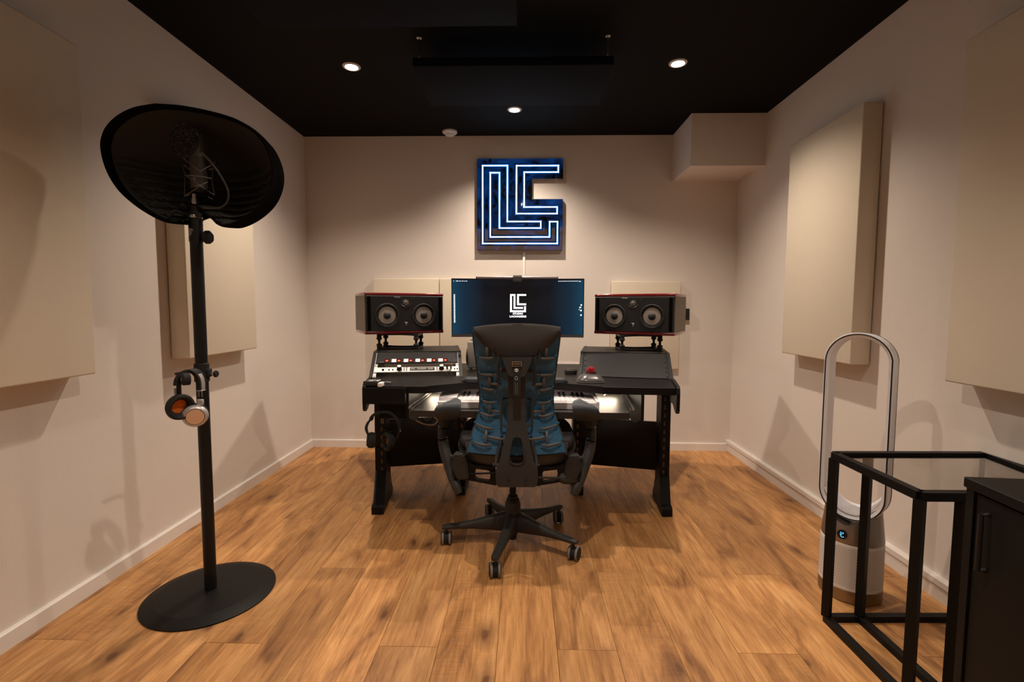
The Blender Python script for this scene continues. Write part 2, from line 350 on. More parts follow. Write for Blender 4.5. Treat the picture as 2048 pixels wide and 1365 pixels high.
def prism_holes(bm, outer, holes, vec):
    """flat plate with holes, extruded"""
    es = []
    for loop in [outer]+holes:
        vs = [bm.verts.new(Vector(p)) for p in loop]
        for i in range(len(vs)): es.append(bm.edges.new((vs[i], vs[(i+1) % len(vs)])))
    g = bmesh.ops.triangle_fill(bm, use_beauty=True, use_dissolve=False, edges=es)
    fs = [f for f in g['geom'] if isinstance(f, bmesh.types.BMFace)]
    e = bmesh.ops.extrude_face_region(bm, geom=fs)
    bmesh.ops.translate(bm, vec=Vector(vec), verts=[v for v in e['geom'] if isinstance(v, bmesh.types.BMVert)])
def rrect(w, h, r, n=5):
    out = []
    for cx, cy, a0 in ((w/2-r, h/2-r, 0), (-w/2+r, h/2-r, 90), (-w/2+r, -h/2+r, 180), (w/2-r, -h/2+r, 270)):
        for k in range(n+1):
            a = math.radians(a0+90*k/n); out.append((cx+r*math.cos(a), cy+r*math.sin(a)))
    return out
def grid(bm, P):
    V = [[bm.verts.new(p) for p in row] for row in P]
    for i in range(len(V)-1):
        for j in range(len(V[0])-1): bm.faces.new((V[i][j], V[i][j+1], V[i+1][j+1], V[i+1][j]))
    return V
def solid(bm, P, thick):
    """closed slab from a grid of points and a thickness vector field"""
    n = len(P); m = len(P[0])
    A = [[bm.verts.new(p) for p in r] for r in P]; B = [[bm.verts.new(p+thick) for p in r] for r in P]
    for i in range(n-1):
        for j in range(m-1):
            bm.faces.new((A[i][j], A[i][j+1], A[i+1][j+1], A[i+1][j])); bm.faces.new((B[i][j], B[i+1][j], B[i+1][j+1], B[i][j+1]))
    rim = [(0, j) for j in range(m-1)]+[(i, m-1) for i in range(n-1)]+[(n-1, j) for j in range(m-1, 0, -1)]+[(i, 0) for i in range(n-1, 0, -1)]
    for k in range(len(rim)):
        (i, j), (i2, j2) = rim[k], rim[(k+1) % len(rim)]
        bm.faces.new((A[i][j], B[i][j], B[i2][j2], A[i2][j2]))
def obj(name, bm, m, parent=None, world=False, smooth=35, label=None, kind=None, loc=None):
    bmesh.ops.recalc_face_normals(bm, faces=bm.faces)
    if world and parent is not None: bmesh.ops.transform(bm, matrix=WM[parent.name].inverted(), verts=bm.verts)
    if loc is not None: bmesh.ops.translate(bm, vec=-Vector(loc), verts=bm.verts)
    me = bpy.data.meshes.new(name)
    if smooth:
        for f in bm.faces: f.smooth = True
        for e in bm.edges:
            if len(e.link_faces) == 2 and e.calc_face_angle(0) > math.radians(smooth): e.smooth = False
    bm.to_mesh(me); bm.free(); me.materials.append(m)
    o = bpy.data.objects.new(name, me); C.objects.link(o)
    if parent is not None:
        o.parent = parent; WM[o.name] = WM[parent.name].copy()
        if loc is not None: o.location = loc; WM[o.name] = WM[parent.name] @ Matrix.Translation(loc)
    else:
        WM[o.name] = Matrix.Identity(4)
        if loc is not None: o.location = loc; WM[o.name] = Matrix.Translation(loc)
    if label: o['label'] = label
    if kind: o['kind'] = kind
    return o
def thing(name, label, cat, loc=(0, 0, 0), rz=0.0, group=None, rot=None):
    o = bpy.data.objects.new(name, None); C.objects.link(o); o.empty_display_size = 0.05
    o.location = loc; e = Euler(rot if rot is not None else (0, 0, rz)); o.rotation_euler = e
    o['label'] = label; o['category'] = cat
    if group: o['group'] = group
    WM[o.name] = Matrix.Translation(Vector(loc)) @ e.to_matrix().to_4x4(); return o
def tag(o, label, cat, group=None):
    o['label'] = label; o['category'] = cat
    if group: o['group'] = group
    return o
def struct(name, bm, m, **k): return obj(name, bm, m, kind='structure', **k)
def dup(root, loc, rz=0.0, label=None, group=None, rot=None):
    r = root.copy(); C.objects.link(r); r.location = loc; r.rotation_euler = rot or (0, 0, rz)
    if label: r['label'] = label
    if group: r['group'] = group
    for ch in list(root.children):
        c = ch.copy(); C.objects.link(c); c.parent = r
        for g in list(ch.children):
            d = g.copy(); C.objects.link(d); d.parent = c
    return r
def text_bm(txt, size, depth, M4, align='CENTER', space=1.0, bold=0.0):
    cu = bpy.data.curves.new('t', 'FONT'); cu.body = txt; cu.size = size; cu.extrude = depth; cu.align_x = align; cu.align_y = 'CENTER'
    cu.space_character = space; cu.offset = bold; cu.resolution_u = 2
    o = bpy.data.objects.new('t', cu); C.objects.link(o); bpy.context.view_layer.update()
    dg = bpy.context.evaluated_depsgraph_get(); me = bpy.data.meshes.new_from_object(o.evaluated_get(dg))
    bpy.data.objects.remove(o); bpy.data.curves.remove(cu)
    bm = bmesh.new(); bm.from_mesh(me); bpy.data.meshes.remove(me)
    bmesh.ops.transform(bm, matrix=M4, verts=bm.verts); return bm
FACE = Matrix(((1, 0, 0, 0), (0, 0, -1, 0), (0, 1, 0, 0), (0, 0, 0, 1)))   # text plane XY -> XZ, facing -Y
def V(*a): return Vector(a)

# ------------------------------------------------------------------ the room
bm = bm_new(); boxb(bm, (XL-0.1, YB-0.1, -0.05), (XR+0.1, D+0.1, -0.012)); floor = struct('floor', bm, M['sub'])
PW = 0.188; X0 = -0.078; TJ = {0: 2.375, 1: 1.465, 2: 1.918}
cache = {}
for k in range(-9, 10):
    xa = max(X0+PW*k, XL); xb = min(X0+PW*(k+1), XR)
    if xb-xa < 0.01: continue
    j0 = TJ[k % 3]
    ys = [j0+1.365*q for q in range(-4, 4)]
    for y0 in ys:
        ya = max(y0, YB); yb = min(y0+1.365, D)
        if yb-ya < 0.01: continue
        key = (round(xb-xa, 4), round(yb-ya, 4))
        if key not in cache:
            b = bm_new(); box(b, (0, 0, -0.006), (key[0]-0.0009, key[1]-0.0009, 0.012), bev=0.0007)
            o = obj('plank', b, M['oak'], floor, smooth=0); cache[key] = o
        else:
            o = cache[key].copy(); C.objects.link(o); o.parent = floor
        o.location = ((xa+xb)/2, (ya+yb)/2, 0)
bm = bm_new(); boxb(bm, (XL-0.1, YB-0.1, H), (XR+0.1, D+0.1, H+0.1)); struct('ceiling', bm, M['ceiling'])
bm = bm_new(); boxb(bm, (XL-0.1, YB-0.1, -0.05), (XL, D+0.1, H)); struct('wall_left', bm, M['wall'])
bm = bm_new(); boxb(bm, (XR, YB-0.1, -0.05), (XR+0.1, D+0.1, H)); struct('wall_right', bm, M['wall'])
bm = bm_new(); boxb(bm, (XL, D, -0.05), (XR, D+0.1, H)); struct('wall_back', bm, M['wall'])
bm = bm_new(); boxb(bm, (XL, YB-0.1, -0.05), (XR, YB, H)); struct('wall_front', bm, M['wall'])
# boxed-in duct in the far right corner of the ceiling
bm = bm_new(); boxb(bm, (1.070, 3.245, 1.986), (XR, D, H)); struct('wall_bulkhead', bm, M['wall'])
# skirting
def skirt(bm, p0, p1, n, h=0.058, t=0.016):
    p0 = Vector(p0); p1 = Vector(p1); n = Vector(n)
    prof = [(0, 0), (t, 0), (t, h-0.004), (t-0.004, h), (0, h)]
    prism(bm, [p0+n*a+V(0, 0, b) for a, b in prof], p1-p0)
bm = bm_new(); skirt(bm, (XL, YB, 0), (XL, 1.245, 0), (1, 0, 0)); skirt(bm, (XL, 1.2462, 0), (XL, 3.12, 0), (1, 0, 0)); skirt(bm, (XL, 3.1212, 0), (XL, D, 0), (1, 0, 0)); struct('baseboard_left', bm, M['trim'], smooth=0)
bm = bm_new(); skirt(bm, (XL+0.0165, D, 0), (XR-0.0205, D, 0), (0, -1, 0)); struct('baseboard_back', bm, M['trim'], smooth=0)
bm = bm_new(); skirt(bm, (XR, YB, 0), (XR, D, 0), (-1, 0, 0), 0.057, 0.020); struct('baseboard_right', bm, M['trim'], smooth=0)
bm = bm_new(); skirt(bm, (XR, YB, 0.059), (XR, D, 0.059), (-1, 0, 0), 0.026, 0.026); struct('trim_1', bm, M['trim'], smooth=0)

# ------------------------------------------------------------------ acoustic panels
def wall_panel(lo, hi, label, group, face):
    lo = Vector(lo); hi = Vector(hi); c = (lo+hi)/2
    t = thing('acoustic_panel', label, 'panel', c, group=group)
    bm = bm_new(); s = hi-lo; box(bm, (0, 0, 0), s, bev=0.006, seg=3)
    obj('fabric_cover', bm, M['panel'], t)
    bm = bm_new(); d = Vector(face); s2 = Vector([a*0.9 if abs(d[i]) < 0.5 else 0.006 for i, a in enumerate(s)])
    box(bm, Vector([d[i]*(s[i]/2+0.002) for i in range(3)]), s2); obj('mounting_board', bm, M['panel_back'], t)
    return t
T = 0.09; G = 0.004
wall_panel((XL+G, 1.125, 0.831), (XL+T, 1.70, 1.963), 'nearer cream acoustic panel on the left wall, cut by the left photo edge', None, (-1, 0, 0))
wall_panel((XL+G, 2.19, 0.832), (XL+T, 2.757, 1.963), 'farther cream acoustic panel on the left wall, behind the microphone stand pole', None, (-1, 0, 0))
wall_panel((XR-T, 2.20, 0.821), (XR-G, 2.783, 1.96), 'farther cream acoustic panel on the right wall, above the tower fan', None, (1, 0, 0))
wall_panel((XR-T, 1.135, 0.823), (XR-G, 1.714, 1.96), 'nearer cream acoustic panel on the right wall, cut by the right photo edge', None, (1, 0, 0))
wall_panel((-1.114, D-0.035, 0.617), (-0.627, D-G, 1.281), 'pale fabric panel on the back wall behind the left studio monitor speaker', None, (0, 1, 0))
wall_panel((-0.623, D-0.035, 0.617), (-0.136, D-G, 1.281), 'pale fabric panel on the back wall behind the left half of the computer screen', None, (0, 1, 0))
wall_panel((0.643, D-0.035, 0.617), (1.146, D-G, 1.264), 'pale fabric panel on the back wall behind the right studio monitor speaker', None, (0, 1, 0))

# ------------------------------------------------------------------ ceiling things
def downlight(x, y, label):
    t = thing('ceiling_downlight', label, 'light', (x, y, H))
    bm = bm_new(); lathe(bm, [(0.030, 0), (0.030, -0.003), (0.034, -0.006), (0.044, -0.004), (0.046, 0)], 32); obj('rim', bm, M['lamprim'], t)
    bm = bm_new(); lathe(bm, [(0, -0.0045), (0.018, -0.0043), (0.028, -0.003), (0.0298, -0.001)], 24); obj('lens', bm, M['lampface'], t)
downlight(-0.898, 2.601, 'round recessed ceiling spotlight, left of the hanging ceiling panel')
downlight(0.778, 2.593, 'round recessed ceiling spotlight, right of the hanging ceiling panel')
downlight(-0.064, 3.167, 'round recessed ceiling spotlight above the glowing wall sign')
for (x, y, e), where in zip(LAMPS[3:], ('above the middle of the floor between camera and chair', 'near the nearer left acoustic panel', 'above the black cabinet')):
    downlight(x, y, 'round recessed ceiling spotlight '+where)
t = thing('smoke_detector', 'small round white smoke detector on the black ceiling near the back wall', 'smoke detector', (-0.53, 3.545, H))
bm = bm_new(); lathe(bm, [(0.052, 0), (0.052, -0.010), (0.046, -0.016), (0.034, -0.020)], 32); obj('base', bm, M['whitep'], t)
bm = bm_new(); lathe(bm, [(0.033, -0.018), (0.030, -0.030), (0.015, -0.034), (0, -0.035)], 32); obj('sensor_dome', bm, M['whitep'], t)
def cloud(lo, hi, label, hooks):
    lo = Vector(lo); hi = Vector(hi); c = (lo+hi)/2; t = thing('ceiling_panel', label, 'panel', c)
    bm = bm_new(); box(bm, (0, 0, 0), hi-lo, bev=0.004, seg=2); obj('fabric_cover', bm, M['ceilpanel'], t)
    for hx, hy in hooks:
        bm = bm_new(); z0 = (hi-lo).z/2; L = H-hi.z; x = hx-c.x; y = hy-c.y
        tube(bm, [(x+0.006*math.cos(a), y, z0+0.008+0.008*math.sin(a)) for a in [2*PI*k/12 for k in range(12)]], 0.0018, 6, closed=True)
        tube(bm, [(x, y+0.005*math.cos(a), z0+0.024+0.010*math.sin(a)) for a in [2*PI*k/12 for k in range(12)]], 0.0018, 6, closed=True)
        cyl(bm, (x, y, z0+0.032), (x, y, z0+L), 0.003, seg=8); cyl(bm, (x, y, z0+L-0.006), (x, y, z0+L), 0.012, seg=12)
        obj('hook', bm, M['steel'], t)
M['ceilpanel'] = mat('dark_navy_cloth', (0.0032, 0.0048, 0.010, 1), 0.85, spec=0.15, bump=0.3, bscale=900)
cloud((-0.512, 2.29, 2.165), (0.402, 2.735, 2.205), 'black fabric panel hanging from the ceiling on hooks over the desk', [(-0.488, 2.33), (0.378, 2.33), (-0.488, 2.70), (0.378, 2.70)])
cloud((-1.02, 1.40, 2.165), (-0.03, 1.98, 2.205), 'black fabric panel hanging from the ceiling, cut by the top edge of the photo', [(-0.98, 1.44), (-0.98, 1.94), (-0.07, 1.44)])

# ------------------------------------------------------------------ glowing wall sign
def sg(cx, cy, Y=3.600): return at(920+cx/5.6875, 290+cy/5.6875, Y)
t = thing('wall_sign', 'illuminated mirrored sign of interlocked L and C letters glowing blue-white', 'sign', (-0.03, D, 1.8))
out = [(192, 152), (1172, 152), (1172, 385), (825, 385), (825, 610), (1172, 610), (1172, 1198), (192, 1198)]
bm = bm_new(); P = [sg(*p) for p in out]; xs = [P[0].x, P[1].x]
SX0, SX1 = sg(192, 600).x, sg(1172, 600).x; SZ1, SZ0 = sg(680, 152).z, sg(680, 1198).z
def sq(cx, cy): return V(SX0+(cx-192)/980*(SX1-SX0), 0, SZ1-(cy-152)/1046*(SZ1-SZ0))
prism(bm, [sq(*p)+V(0, 3.606, 0) for p in out], (0, 0.028, 0)); obj('casing', bm, M['greyl'], t, world=True, smooth=0)
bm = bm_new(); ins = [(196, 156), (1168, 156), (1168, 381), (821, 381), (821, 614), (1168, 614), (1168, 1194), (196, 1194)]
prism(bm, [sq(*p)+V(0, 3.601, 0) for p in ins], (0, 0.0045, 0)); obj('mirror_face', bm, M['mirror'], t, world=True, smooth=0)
loopL = [(258, 235), (540, 235), (540, 870), (922, 870), (922, 945), (450, 945), (450, 315), (345, 315), (345, 1047), (1022, 1047), (1022, 872), (1112, 872), (1112, 1122), (258, 1122)]
loopC = [(643, 237), (1115, 237), (1115, 310), (730, 310), (730, 705), (1106, 705), (1106, 780), (643, 780)]
for lp in (loopL, loopC):
    bm = bm_new(); n = len(lp)
    for i in range(n):
        a = sq(*lp[i]); b = sq(*lp[(i+1) % n]); hw = 0.0036
        lo = V(min(a.x, b.x)-hw, 3.5955, min(a.z, b.z)-hw); hi = V(max(a.x, b.x)+hw, 3.6015, max(a.z, b.z)+hw); boxb(bm, lo, hi)
    obj('light_line', bm, M['led'], t, world=True, smooth=0, label='blue-white glowing outline of one letter')
    for lev, hw in enumerate((0.0062, 0.0110, 0.0165)):  # stepped emissive bands added to imitate the glow spreading from the lines
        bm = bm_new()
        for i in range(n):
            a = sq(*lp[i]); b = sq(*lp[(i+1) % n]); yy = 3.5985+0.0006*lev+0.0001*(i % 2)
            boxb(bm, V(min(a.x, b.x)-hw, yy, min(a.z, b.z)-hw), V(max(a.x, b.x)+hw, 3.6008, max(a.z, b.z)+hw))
        obj('halo_band', bm, M['glow%d' % lev], t, world=True, smooth=0, label='blue emissive band standing in for the halo beside the white line')
for cx, cy in ((235, 195), (1130, 195), (235, 1160), (1130, 1160)):
    q = sq(cx, cy); bm = bm_new(); cyl(bm, (q.x, 3.630, q.z), (q.x, D, q.z), 0.008, seg=12); obj('stand_off', bm, M['steel'], t, world=True)
bm = bm_new(); boxb(bm, (-0.009, D-0.012, 0.76), (0.009, D-0.0005, 1.478), bev=0.003, seg=2)
tag(obj('cable_trunking', bm, M['trim'], loc=(0, D, 1.1)), 'narrow white cable cover running down the wall below the sign', 'cable cover')
bm = bm_new(); q = at(1369, 629, D); boxb(bm, (q.x-0.05, D-0.030, q.z-0.042), (q.x+0.028, D-0.0005, q.z+0.042), bev=0.004, seg=2)
tag(obj('wall_box', bm, M['black'], loc=(q.x, D, q.z)), 'small black box on the wall beside the right speaker', 'wall box')

# ------------------------------------------------------------------ microphone stand
BX, BY = -1.165, 1.728
t = thing('microphone_stand', 'tall black microphone stand with a heavy round base', 'stand', (BX, BY, 0))
bm = bm_new(); lathe(bm, [(0, 0), (0.216, 0), (0.219, 0.002), (0.219, 0.005), (0.176, 0.019), (0.172, 0.0195), (0.03, 0.0215), (0, 0.0215)], 72); obj('base', bm, M['powder'], t, smooth=14)
bm = bm_new(); cyl(bm, (0, 0, 0.021), (0, 0, 1.31), 0.0205, seg=32); obj('pole', bm, M['black'], t)
bm = bm_new(); lathe(bm, [(0.0208, 1.30), (0.0225, 1.302), (0.0225, 1.398), (0.0215, 1.405), (0.0, 1.405)], 32); s_ = obj('collar', bm, M['black'], t)
for k in range(5):
    bm = bm_new(); 
    P = [[V(-0.0145+0.0013*0+math.sin(a)*0.0228+0.0145, -math.cos(a)*0.0228, 1.322+k*0.0052+dz) for a in [math.radians(-42+q*4) for q in range(5+[4, 7, 6, 10, 9][k])]] for dz in (0, 0.0016)]
    grid(bm, P); obj('print', bm, M['print_'], s_)
bm = bm_new(); lathe(bm, [(0.0226, 1.384), (0.0232, 1.386), (0.0232, 1.392), (0.0226, 1.394)], 32); obj('ring', bm, M['steel'], s_)
def knob(parent, p, r, L, m=M['rubber'], lobes=6, stem=0.012, stemm=None, name='knob'):
    bm = bm_new(); p = Vector(p)
    if stem: cyl(bm, p, p+V(stem, 0, 0), 0.005, seg=12)
    base = p+V(stem, 0, 0); ringpts = []
    for x, rs in ((0, 0.82), (0.12*L, 1.0), (0.75*L, 1.0), (L, 0.8)):
        ringpts.append([base+V(x, math.cos(a)*r*rs*(1-0.08*(math.cos(lobes*a)+1)/2), math.sin(a)*r*rs*(1-0.08*(math.cos(lobes*a)+1)/2)) for a in [2*PI*q/48 for q in range(49)]])
    grid(bm, ringpts); c0 = bm.verts.new(base); c1 = bm.verts.new(base+V(L, 0, 0))
    bmesh.ops.remove_doubles(bm, verts=bm.verts, dist=1e-5); bm.verts.ensure_lookup_table()
    bmesh.ops.holes_fill(bm, edges=bm.edges, sides=60)
    return obj(name, bm, m, parent)
knob(t, (0.021, 0, 1.318), 0.0235, 0.020)
bm = bm_new(); lathe(bm, [(0.0206, 0.80), (0.0245, 0.802), (0.0245, 0.866), (0.0206, 0.868)], 28); box(bm, (0.025, 0, 0.833), (0.014, 0.024, 0.030), bev=0.003, seg=2)
tube(bm, [(-0.020, -0.01, 0.840), (-0.03, -0.035, 0.842), (-0.034, -0.060, 0.840), (-0.034, -0.085, 0.840)], 0.0045, 8, smooth=4); obj('headphone_hook', bm, M['rubber'], t)
bm = bm_new(); cyl(bm, (0.03, 0, 0.829), (0.047, 0, 0.829), 0.0038, seg=12); obj('screw', bm, M['steel'], t)
knob(t, (0.047, 0, 0.829), 0.0125, 0.010, stem=0, lobes=8)

# reflection filter: a felt bowl, open towards the singer
outl = [(590, 122), (800, 135), (960, 160), (1100, 190), (1230, 225), (1350, 272), (1500, 362), (1600, 468), (1668, 615), (1692, 760), (1665, 905), (1595, 1035), (1485, 1140), (1360, 1215), (1245, 1250), (1165, 1232), (1110, 1180), (1030, 1142), (925, 1146), (865, 1188), (800, 1212), (735, 1216), (650, 1195), (520, 1130), (390, 1040), (270, 930), (180, 800), (122, 660), (95, 520), (105, 430), (150, 330), (250, 232), (400, 158)]
YR = 1.655
NY = {(1110, 1180): 1.735, (1030, 1142): 1.770, (925, 1146): 1.770, (865, 1188): 1.735}
R0 = [at(180+x/4.55, 180+y/4.55, NY.get((x, y), YR)) for x, y in outl]
R0 = smooth_pts(R0+[R0[0]], 5)[:-1]
cen = V(sum(p.x for p in R0)/len(R0)+0.012, YR, sum(p.z for p in R0)/len(R0)+0.02)
t = thing('reflection_filter', 'large black felt reflection filter curved behind the microphone', 'mic shield', (cen.x, 1.90, cen.z))
def bowl(s, p, off=0.0):
    q = cen+(p-cen)*s; d = 0.245*(1-s**2.1)
    if off == 0:
        fr = max(0, min(1, (cen.z+0.045-q.z)/0.02)); ph = (q.z/0.0315) % 1.0
        d -= 0.024*fr*max(0.0, min(1.0, (0.30-abs(ph-0.30))/0.10))*max(0, min(1, (0.95-s)/0.06))
    return V(q.x, YR+(p.y-YR)*s**8+d+off, q.z)
bm = bm_new(); SS = [1-0.0091*k for k in range(110)]
IN = [[bowl(0.95*s, p) for p in R0+[R0[0]]] for s in SS]
grid(bm, IN); bmesh.ops.remove_doubles(bm, verts=bm.verts, dist=1e-5); obj('inner_lining', bm, M['felt2'] if 'felt2' in M else M['felt'], t, world=True, smooth=25)
bm = bm_new()
ringL = [R0[i] for i in range(len(R0))]+[R0[0]]
prof = [(0.950, 0.022), (0.952, 0.0), (0.960, -0.006), (0.975, -0.008), (0.990, -0.005), (1.0, 0.004), (0.990, 0.03), (0.955, 0.085)]
G1 = [[V((cen+(p-cen)*s).x, p.y+o, (cen+(p-cen)*s).z) for p in ringL] for s, o in prof]
G1 += [[V((cen+(p-cen)*s).x, YR+0.03+0.255*(1-s**2.6)+(p.y-YR)*s**8, (cen+(p-cen)*s).z) for p in ringL] for s in [0.90, 0.82, 0.72, 0.6, 0.45, 0.3, 0.15, 0.02]]
grid(bm, G1); bmesh.ops.remove_doubles(bm, verts=bm.verts, dist=1e-5); obj('outer_shell', bm, M['felt'], t, world=True, smooth=60)
for sx in (-1, 1):
    bm = bm_new(); tube(bm, [(BX+sx*0.020, BY-0.02, 1.392), (BX+sx*0.036, YR+0.02, 1.400), (BX+sx*0.050, YR+0.012, 1.380), (BX+sx*0.058, YR+0.014, 1.392)], 0.006, 8, smooth=3); obj('clip', bm, M['rubber'], t, world=True)
bm = bm_new(); boxb(bm, (BX-0.012, BY, 1.405), (BX+0.012, 1.90, 1.418), bev=0.002); obj('bracket', bm, M['black'], t, world=True)
knob(t, WM[t.name].inverted() @ V(BX-0.038, BY-0.02, 1.425), 0.009, 0.010, stem=0.006)

# condenser microphone in its cradle
def mp(cx, cy, Y=BY): return at(320+cx/6.825, 230+cy/6.825, Y)
a = mp(540, 1050); b = mp(560, 280); MX = a.x
t = thing('condenser_microphone', 'matt black cylindrical studio microphone standing upright inside the filter', 'microphone', (MX, BY, a.z))
hh = b.z-a.z
bm = bm_new(); lathe(bm, [(0, 0), (0.018, 0.001), (0.0245, 0.006), (0.026, 0.012), (0.026, hh*0.60)], 32); obj('body', bm, M['grey2'], t)
bm = bm_new(); lathe(bm, [(0.0262, hh*0.60), (0.0265, hh*0.62), (0.0265, hh*0.97), (0.024, hh*0.995), (0.0, hh)], 32); obj('grille', bm, M['grille'] if 'grille' in M else M['grey'], t)
bm = bm_new(); z = hh*0.20
for k in range(4):
    a0, a1 = PI/2*k, PI/2*(k+1); q0 = V(math.cos(a0)*0.0058, -0.0268, z+math.sin(a0)*0.0058); q1 = V(math.cos(a1)*0.0058, -0.0268, z+math.sin(a1)*0.0058); cyl(bm, q0, q1, 0.0006, seg=6)
cyl(bm, (-0.0035, -0.0268, z), (0.0035, -0.0268, z), 0.0004, seg=6); cyl(bm, (0, -0.0268, z-0.0035), (0, -0.0268, z+0.0035), 0.0004, seg=6)
for sgn in (-1, 1): cyl(bm, (sgn*0.0016, -0.0268, z-0.0028), (sgn*0.0016, -0.0268, z+0.0028), 0.0004, seg=6)
obj('badge', bm, M['steel'], t, label='small silver diamond badge')
t = thing('shock_mount', 'black wire shock mount with crossed elastic cords around the microphone', 'mic mount', (MX, BY, a.z))
def wire(pts, r, m, name, sm=0):
    bm = bm_new(); tube(bm, pts, r, 8, smooth=sm); return obj(name, bm, m, t, world=True)
F_ = BY-0.046; K_ = BY+0.046
cords = [[(310, 585), (545, 772), (690, 690)], [(345, 1110), (405, 1085)], [(370, 835), (545, 965), (650, 915)], [(335, 1110), (520, 990)], [(545, 965), (742, 1095)], [(495, 965), (600, 980)], [(330, 690), (405, 745)], [(675, 750), (715, 728)], [(665, 1125), (715, 1150)]]
for c in cords: wire([mp(x, y, F_) for x, y in c], 0.0009, M['steelw'] if 'steelw' in M else M['steel'], 'elastic_cord')
wire([mp(345, 822, F_-0.004), mp(540, 838, F_-0.012), mp(708, 868, F_-0.004)], 0.0016, M['greyl'], 'front_bar', 4)
wire([mp(300, 670, F_), mp(318, 740, F_), mp(345, 822, F_), mp(340, 900, F_), mp(335, 1040, F_), mp(330, 1110, F_)], 0.0018, M['grey'], 'side_arm', 3)
wire([mp(722, 735, F_), mp(712, 868, F_), mp(722, 980, F_), mp(745, 1095, F_)], 0.0018, M['grey'], 'side_arm', 3)
wire([mp(690, 690, F_), mp(750, 645, F_+0.02)], 0.0013, M['greyl'], 'elastic_cord')
wire([mp(400, 880, K_), mp(405, 1020, K_), mp(660, 1020, K_), mp(668, 880, K_)], 0.0018, M['grey'], 'rear_arm')
bm = bm_new(); lathe(bm, [(0.028, 0.0), (0.031, 0.002), (0.031, 0.010), (0.028, 0.012)], 28, origin=mp(540, 1060, BY)); obj('ring', bm, M['black'], t, world=True)
t = thing('thread_adapter', 'short nickel threaded adapter between stand top and microphone', 'adapter', (BX, BY, 1.405))
q = mp(538, 1085); zt = q.z-1.405
bm = bm_new(); lathe(bm, [(0, 0), (0.017, 0), (0.017, zt*0.3), (0.006, zt*0.34), (0.006, zt*0.45)], 24); obj('thread', bm, M['black'], t)
bm = bm_new(); lathe(bm, [(0.006, zt*0.40), (0.0105, zt*0.45), (0.0115, zt*0.62), (0.0095, zt*0.76), (0.0095, zt*0.80), (0.0085, zt*0.82), (0.0085, zt*1.02), (0, zt*1.02)], 24); obj('connector', bm, M['steel'], t)

# pop filter
pc = mp(325, 335, 1.615); pr = 0.0575
t = thing('pop_filter', 'round black glittering metal pop filter in front of the microphone', 'pop filter', pc, rot=(math.radians(4), 0, math.radians(-14)))
bm = bm_new(); tube(bm, [(pr*math.cos(a), 0, pr*0.965*math.sin(a)) for a in [2*PI*k/48 for k in range(48)]], 0.0032, 8, closed=True); obj('rim', bm, M['black'], t)
bm = bm_new(); lathe(bm, [(pr, -0.0025), (pr, 0.0025), (0, 0.0028)], 40, axis=(0, 1, 0)); lathe(bm, [(pr, -0.0025), (0, -0.0028)], 40, axis=(0, 1, 0))
def glitter():
    m = mat('black_metal_foam', (0.006, 0.006, 0.006, 1), 0.5, spec=0.25); nt = m.node_tree; N = nt.nodes; L = nt.links
    tc = [n for n in N if n.type == 'TEX_COORD'][0]; vo = N.new('ShaderNodeTexVoronoi'); vo.inputs['Scale'].default_value = 650
    L.new(tc.outputs['Object'], vo.inputs['Vector']); b = N['Principled BSDF']
    bp = N.new('ShaderNodeBump'); bp.inputs['Strength'].default_value = 1; bp.inputs['Distance'].default_value = 0.002; L.new(vo.outputs['Distance'], bp.inputs['Height']); L.new(bp.outputs[0], b.inputs['Normal'])
    se = N.new('ShaderNodeSeparateColor'); L.new(vo.outputs['Color'], se.inputs[0]); g = N.new('ShaderNodeMath'); g.operation = 'GREATER_THAN'; g.inputs[1].default_value = 0.965; L.new(se.outputs[0], g.inputs[0])
    mx = N.new('ShaderNodeMix'); mx.data_type = 'RGBA'; mx.inputs[6].default_value = (0.006, 0.006, 0.006, 1); mx.inputs[7].default_value = (0.45, 0.42, 0.38, 1); L.new(g.outputs[0], mx.inputs[0]); L.new(mx.outputs[2], b.inputs['Base Color'])  # a few pale cells paint the sparse glints into the base colour
    L.new(g.outputs[0], b.inputs['Metallic']); return m
obj('foam_disc', bm, glitter(), t)
bm = bm_new(); tube(bm, [mp(545, 500, 1.617), mp(600, 545, 1.63), mp(700, 650, 1.655), mp(790, 770, 1.67), mp(870, 900, 1.685), mp(925, 1020, 1.70), mp(935, 1130, 1.71), mp(905, 1210, 1.715), mp(840, 1260, 1.72), mp(740, 1280, 1.722), mp(590, 1270, 1.725)], 0.0036, 10, smooth=4); obj('gooseneck', bm, M['grey2'], t, world=True)

# silver headphones hanging on the stand
def hp(cx, cy, Y=1.66): return at(280+cx/6.2045, 680+cy/6.2045, Y)
hc = hp(600, 700)
t = thing('headphones', 'silver and black over-ear headphones hanging on the microphone stand', 'headphones', hc)
arc = [(478, 560), (490, 490), (530, 430), (590, 393), (650, 385), (705, 410), (745, 470), (762, 540), (765, 612)]
ys_ = [1.605, 1.607, 1.612, 1.62, 1.63, 1.642, 1.652, 1.658, 1.66]
def strap(pts, w0, th, name, m):
    # a band: width along Y, swept along the arc
    P = smooth_pts(pts, 4); bm = bm_new(); rows = []
    for i, p in enumerate(P):
        tg = (P[min(i+1, len(P)-1)]-P[max(i-1, 0)]).normalized(); n = V(0, 1, 0).cross(tg).normalized()
        rows.append([p+V(0, -w0/2, 0)+n*th/2, p+V(0, w0/2, 0)+n*th/2, p+V(0, w0/2, 0)-n*th/2, p+V(0, -w0/2, 0)-n*th/2, p+V(0, -w0/2, 0)+n*th/2])
    grid(bm, rows); bmesh.ops.remove_doubles(bm, verts=bm.verts, dist=1e-6); bmesh.ops.holes_fill(bm, edges=bm.edges, sides=6); return obj(name, bm, m, t, world=True)
A_ = [hp(x, y, Y) for (x, y), Y in zip(arc, ys_)]
strap(A_, 0.036, 0.012, 'headband', M['rubber'])
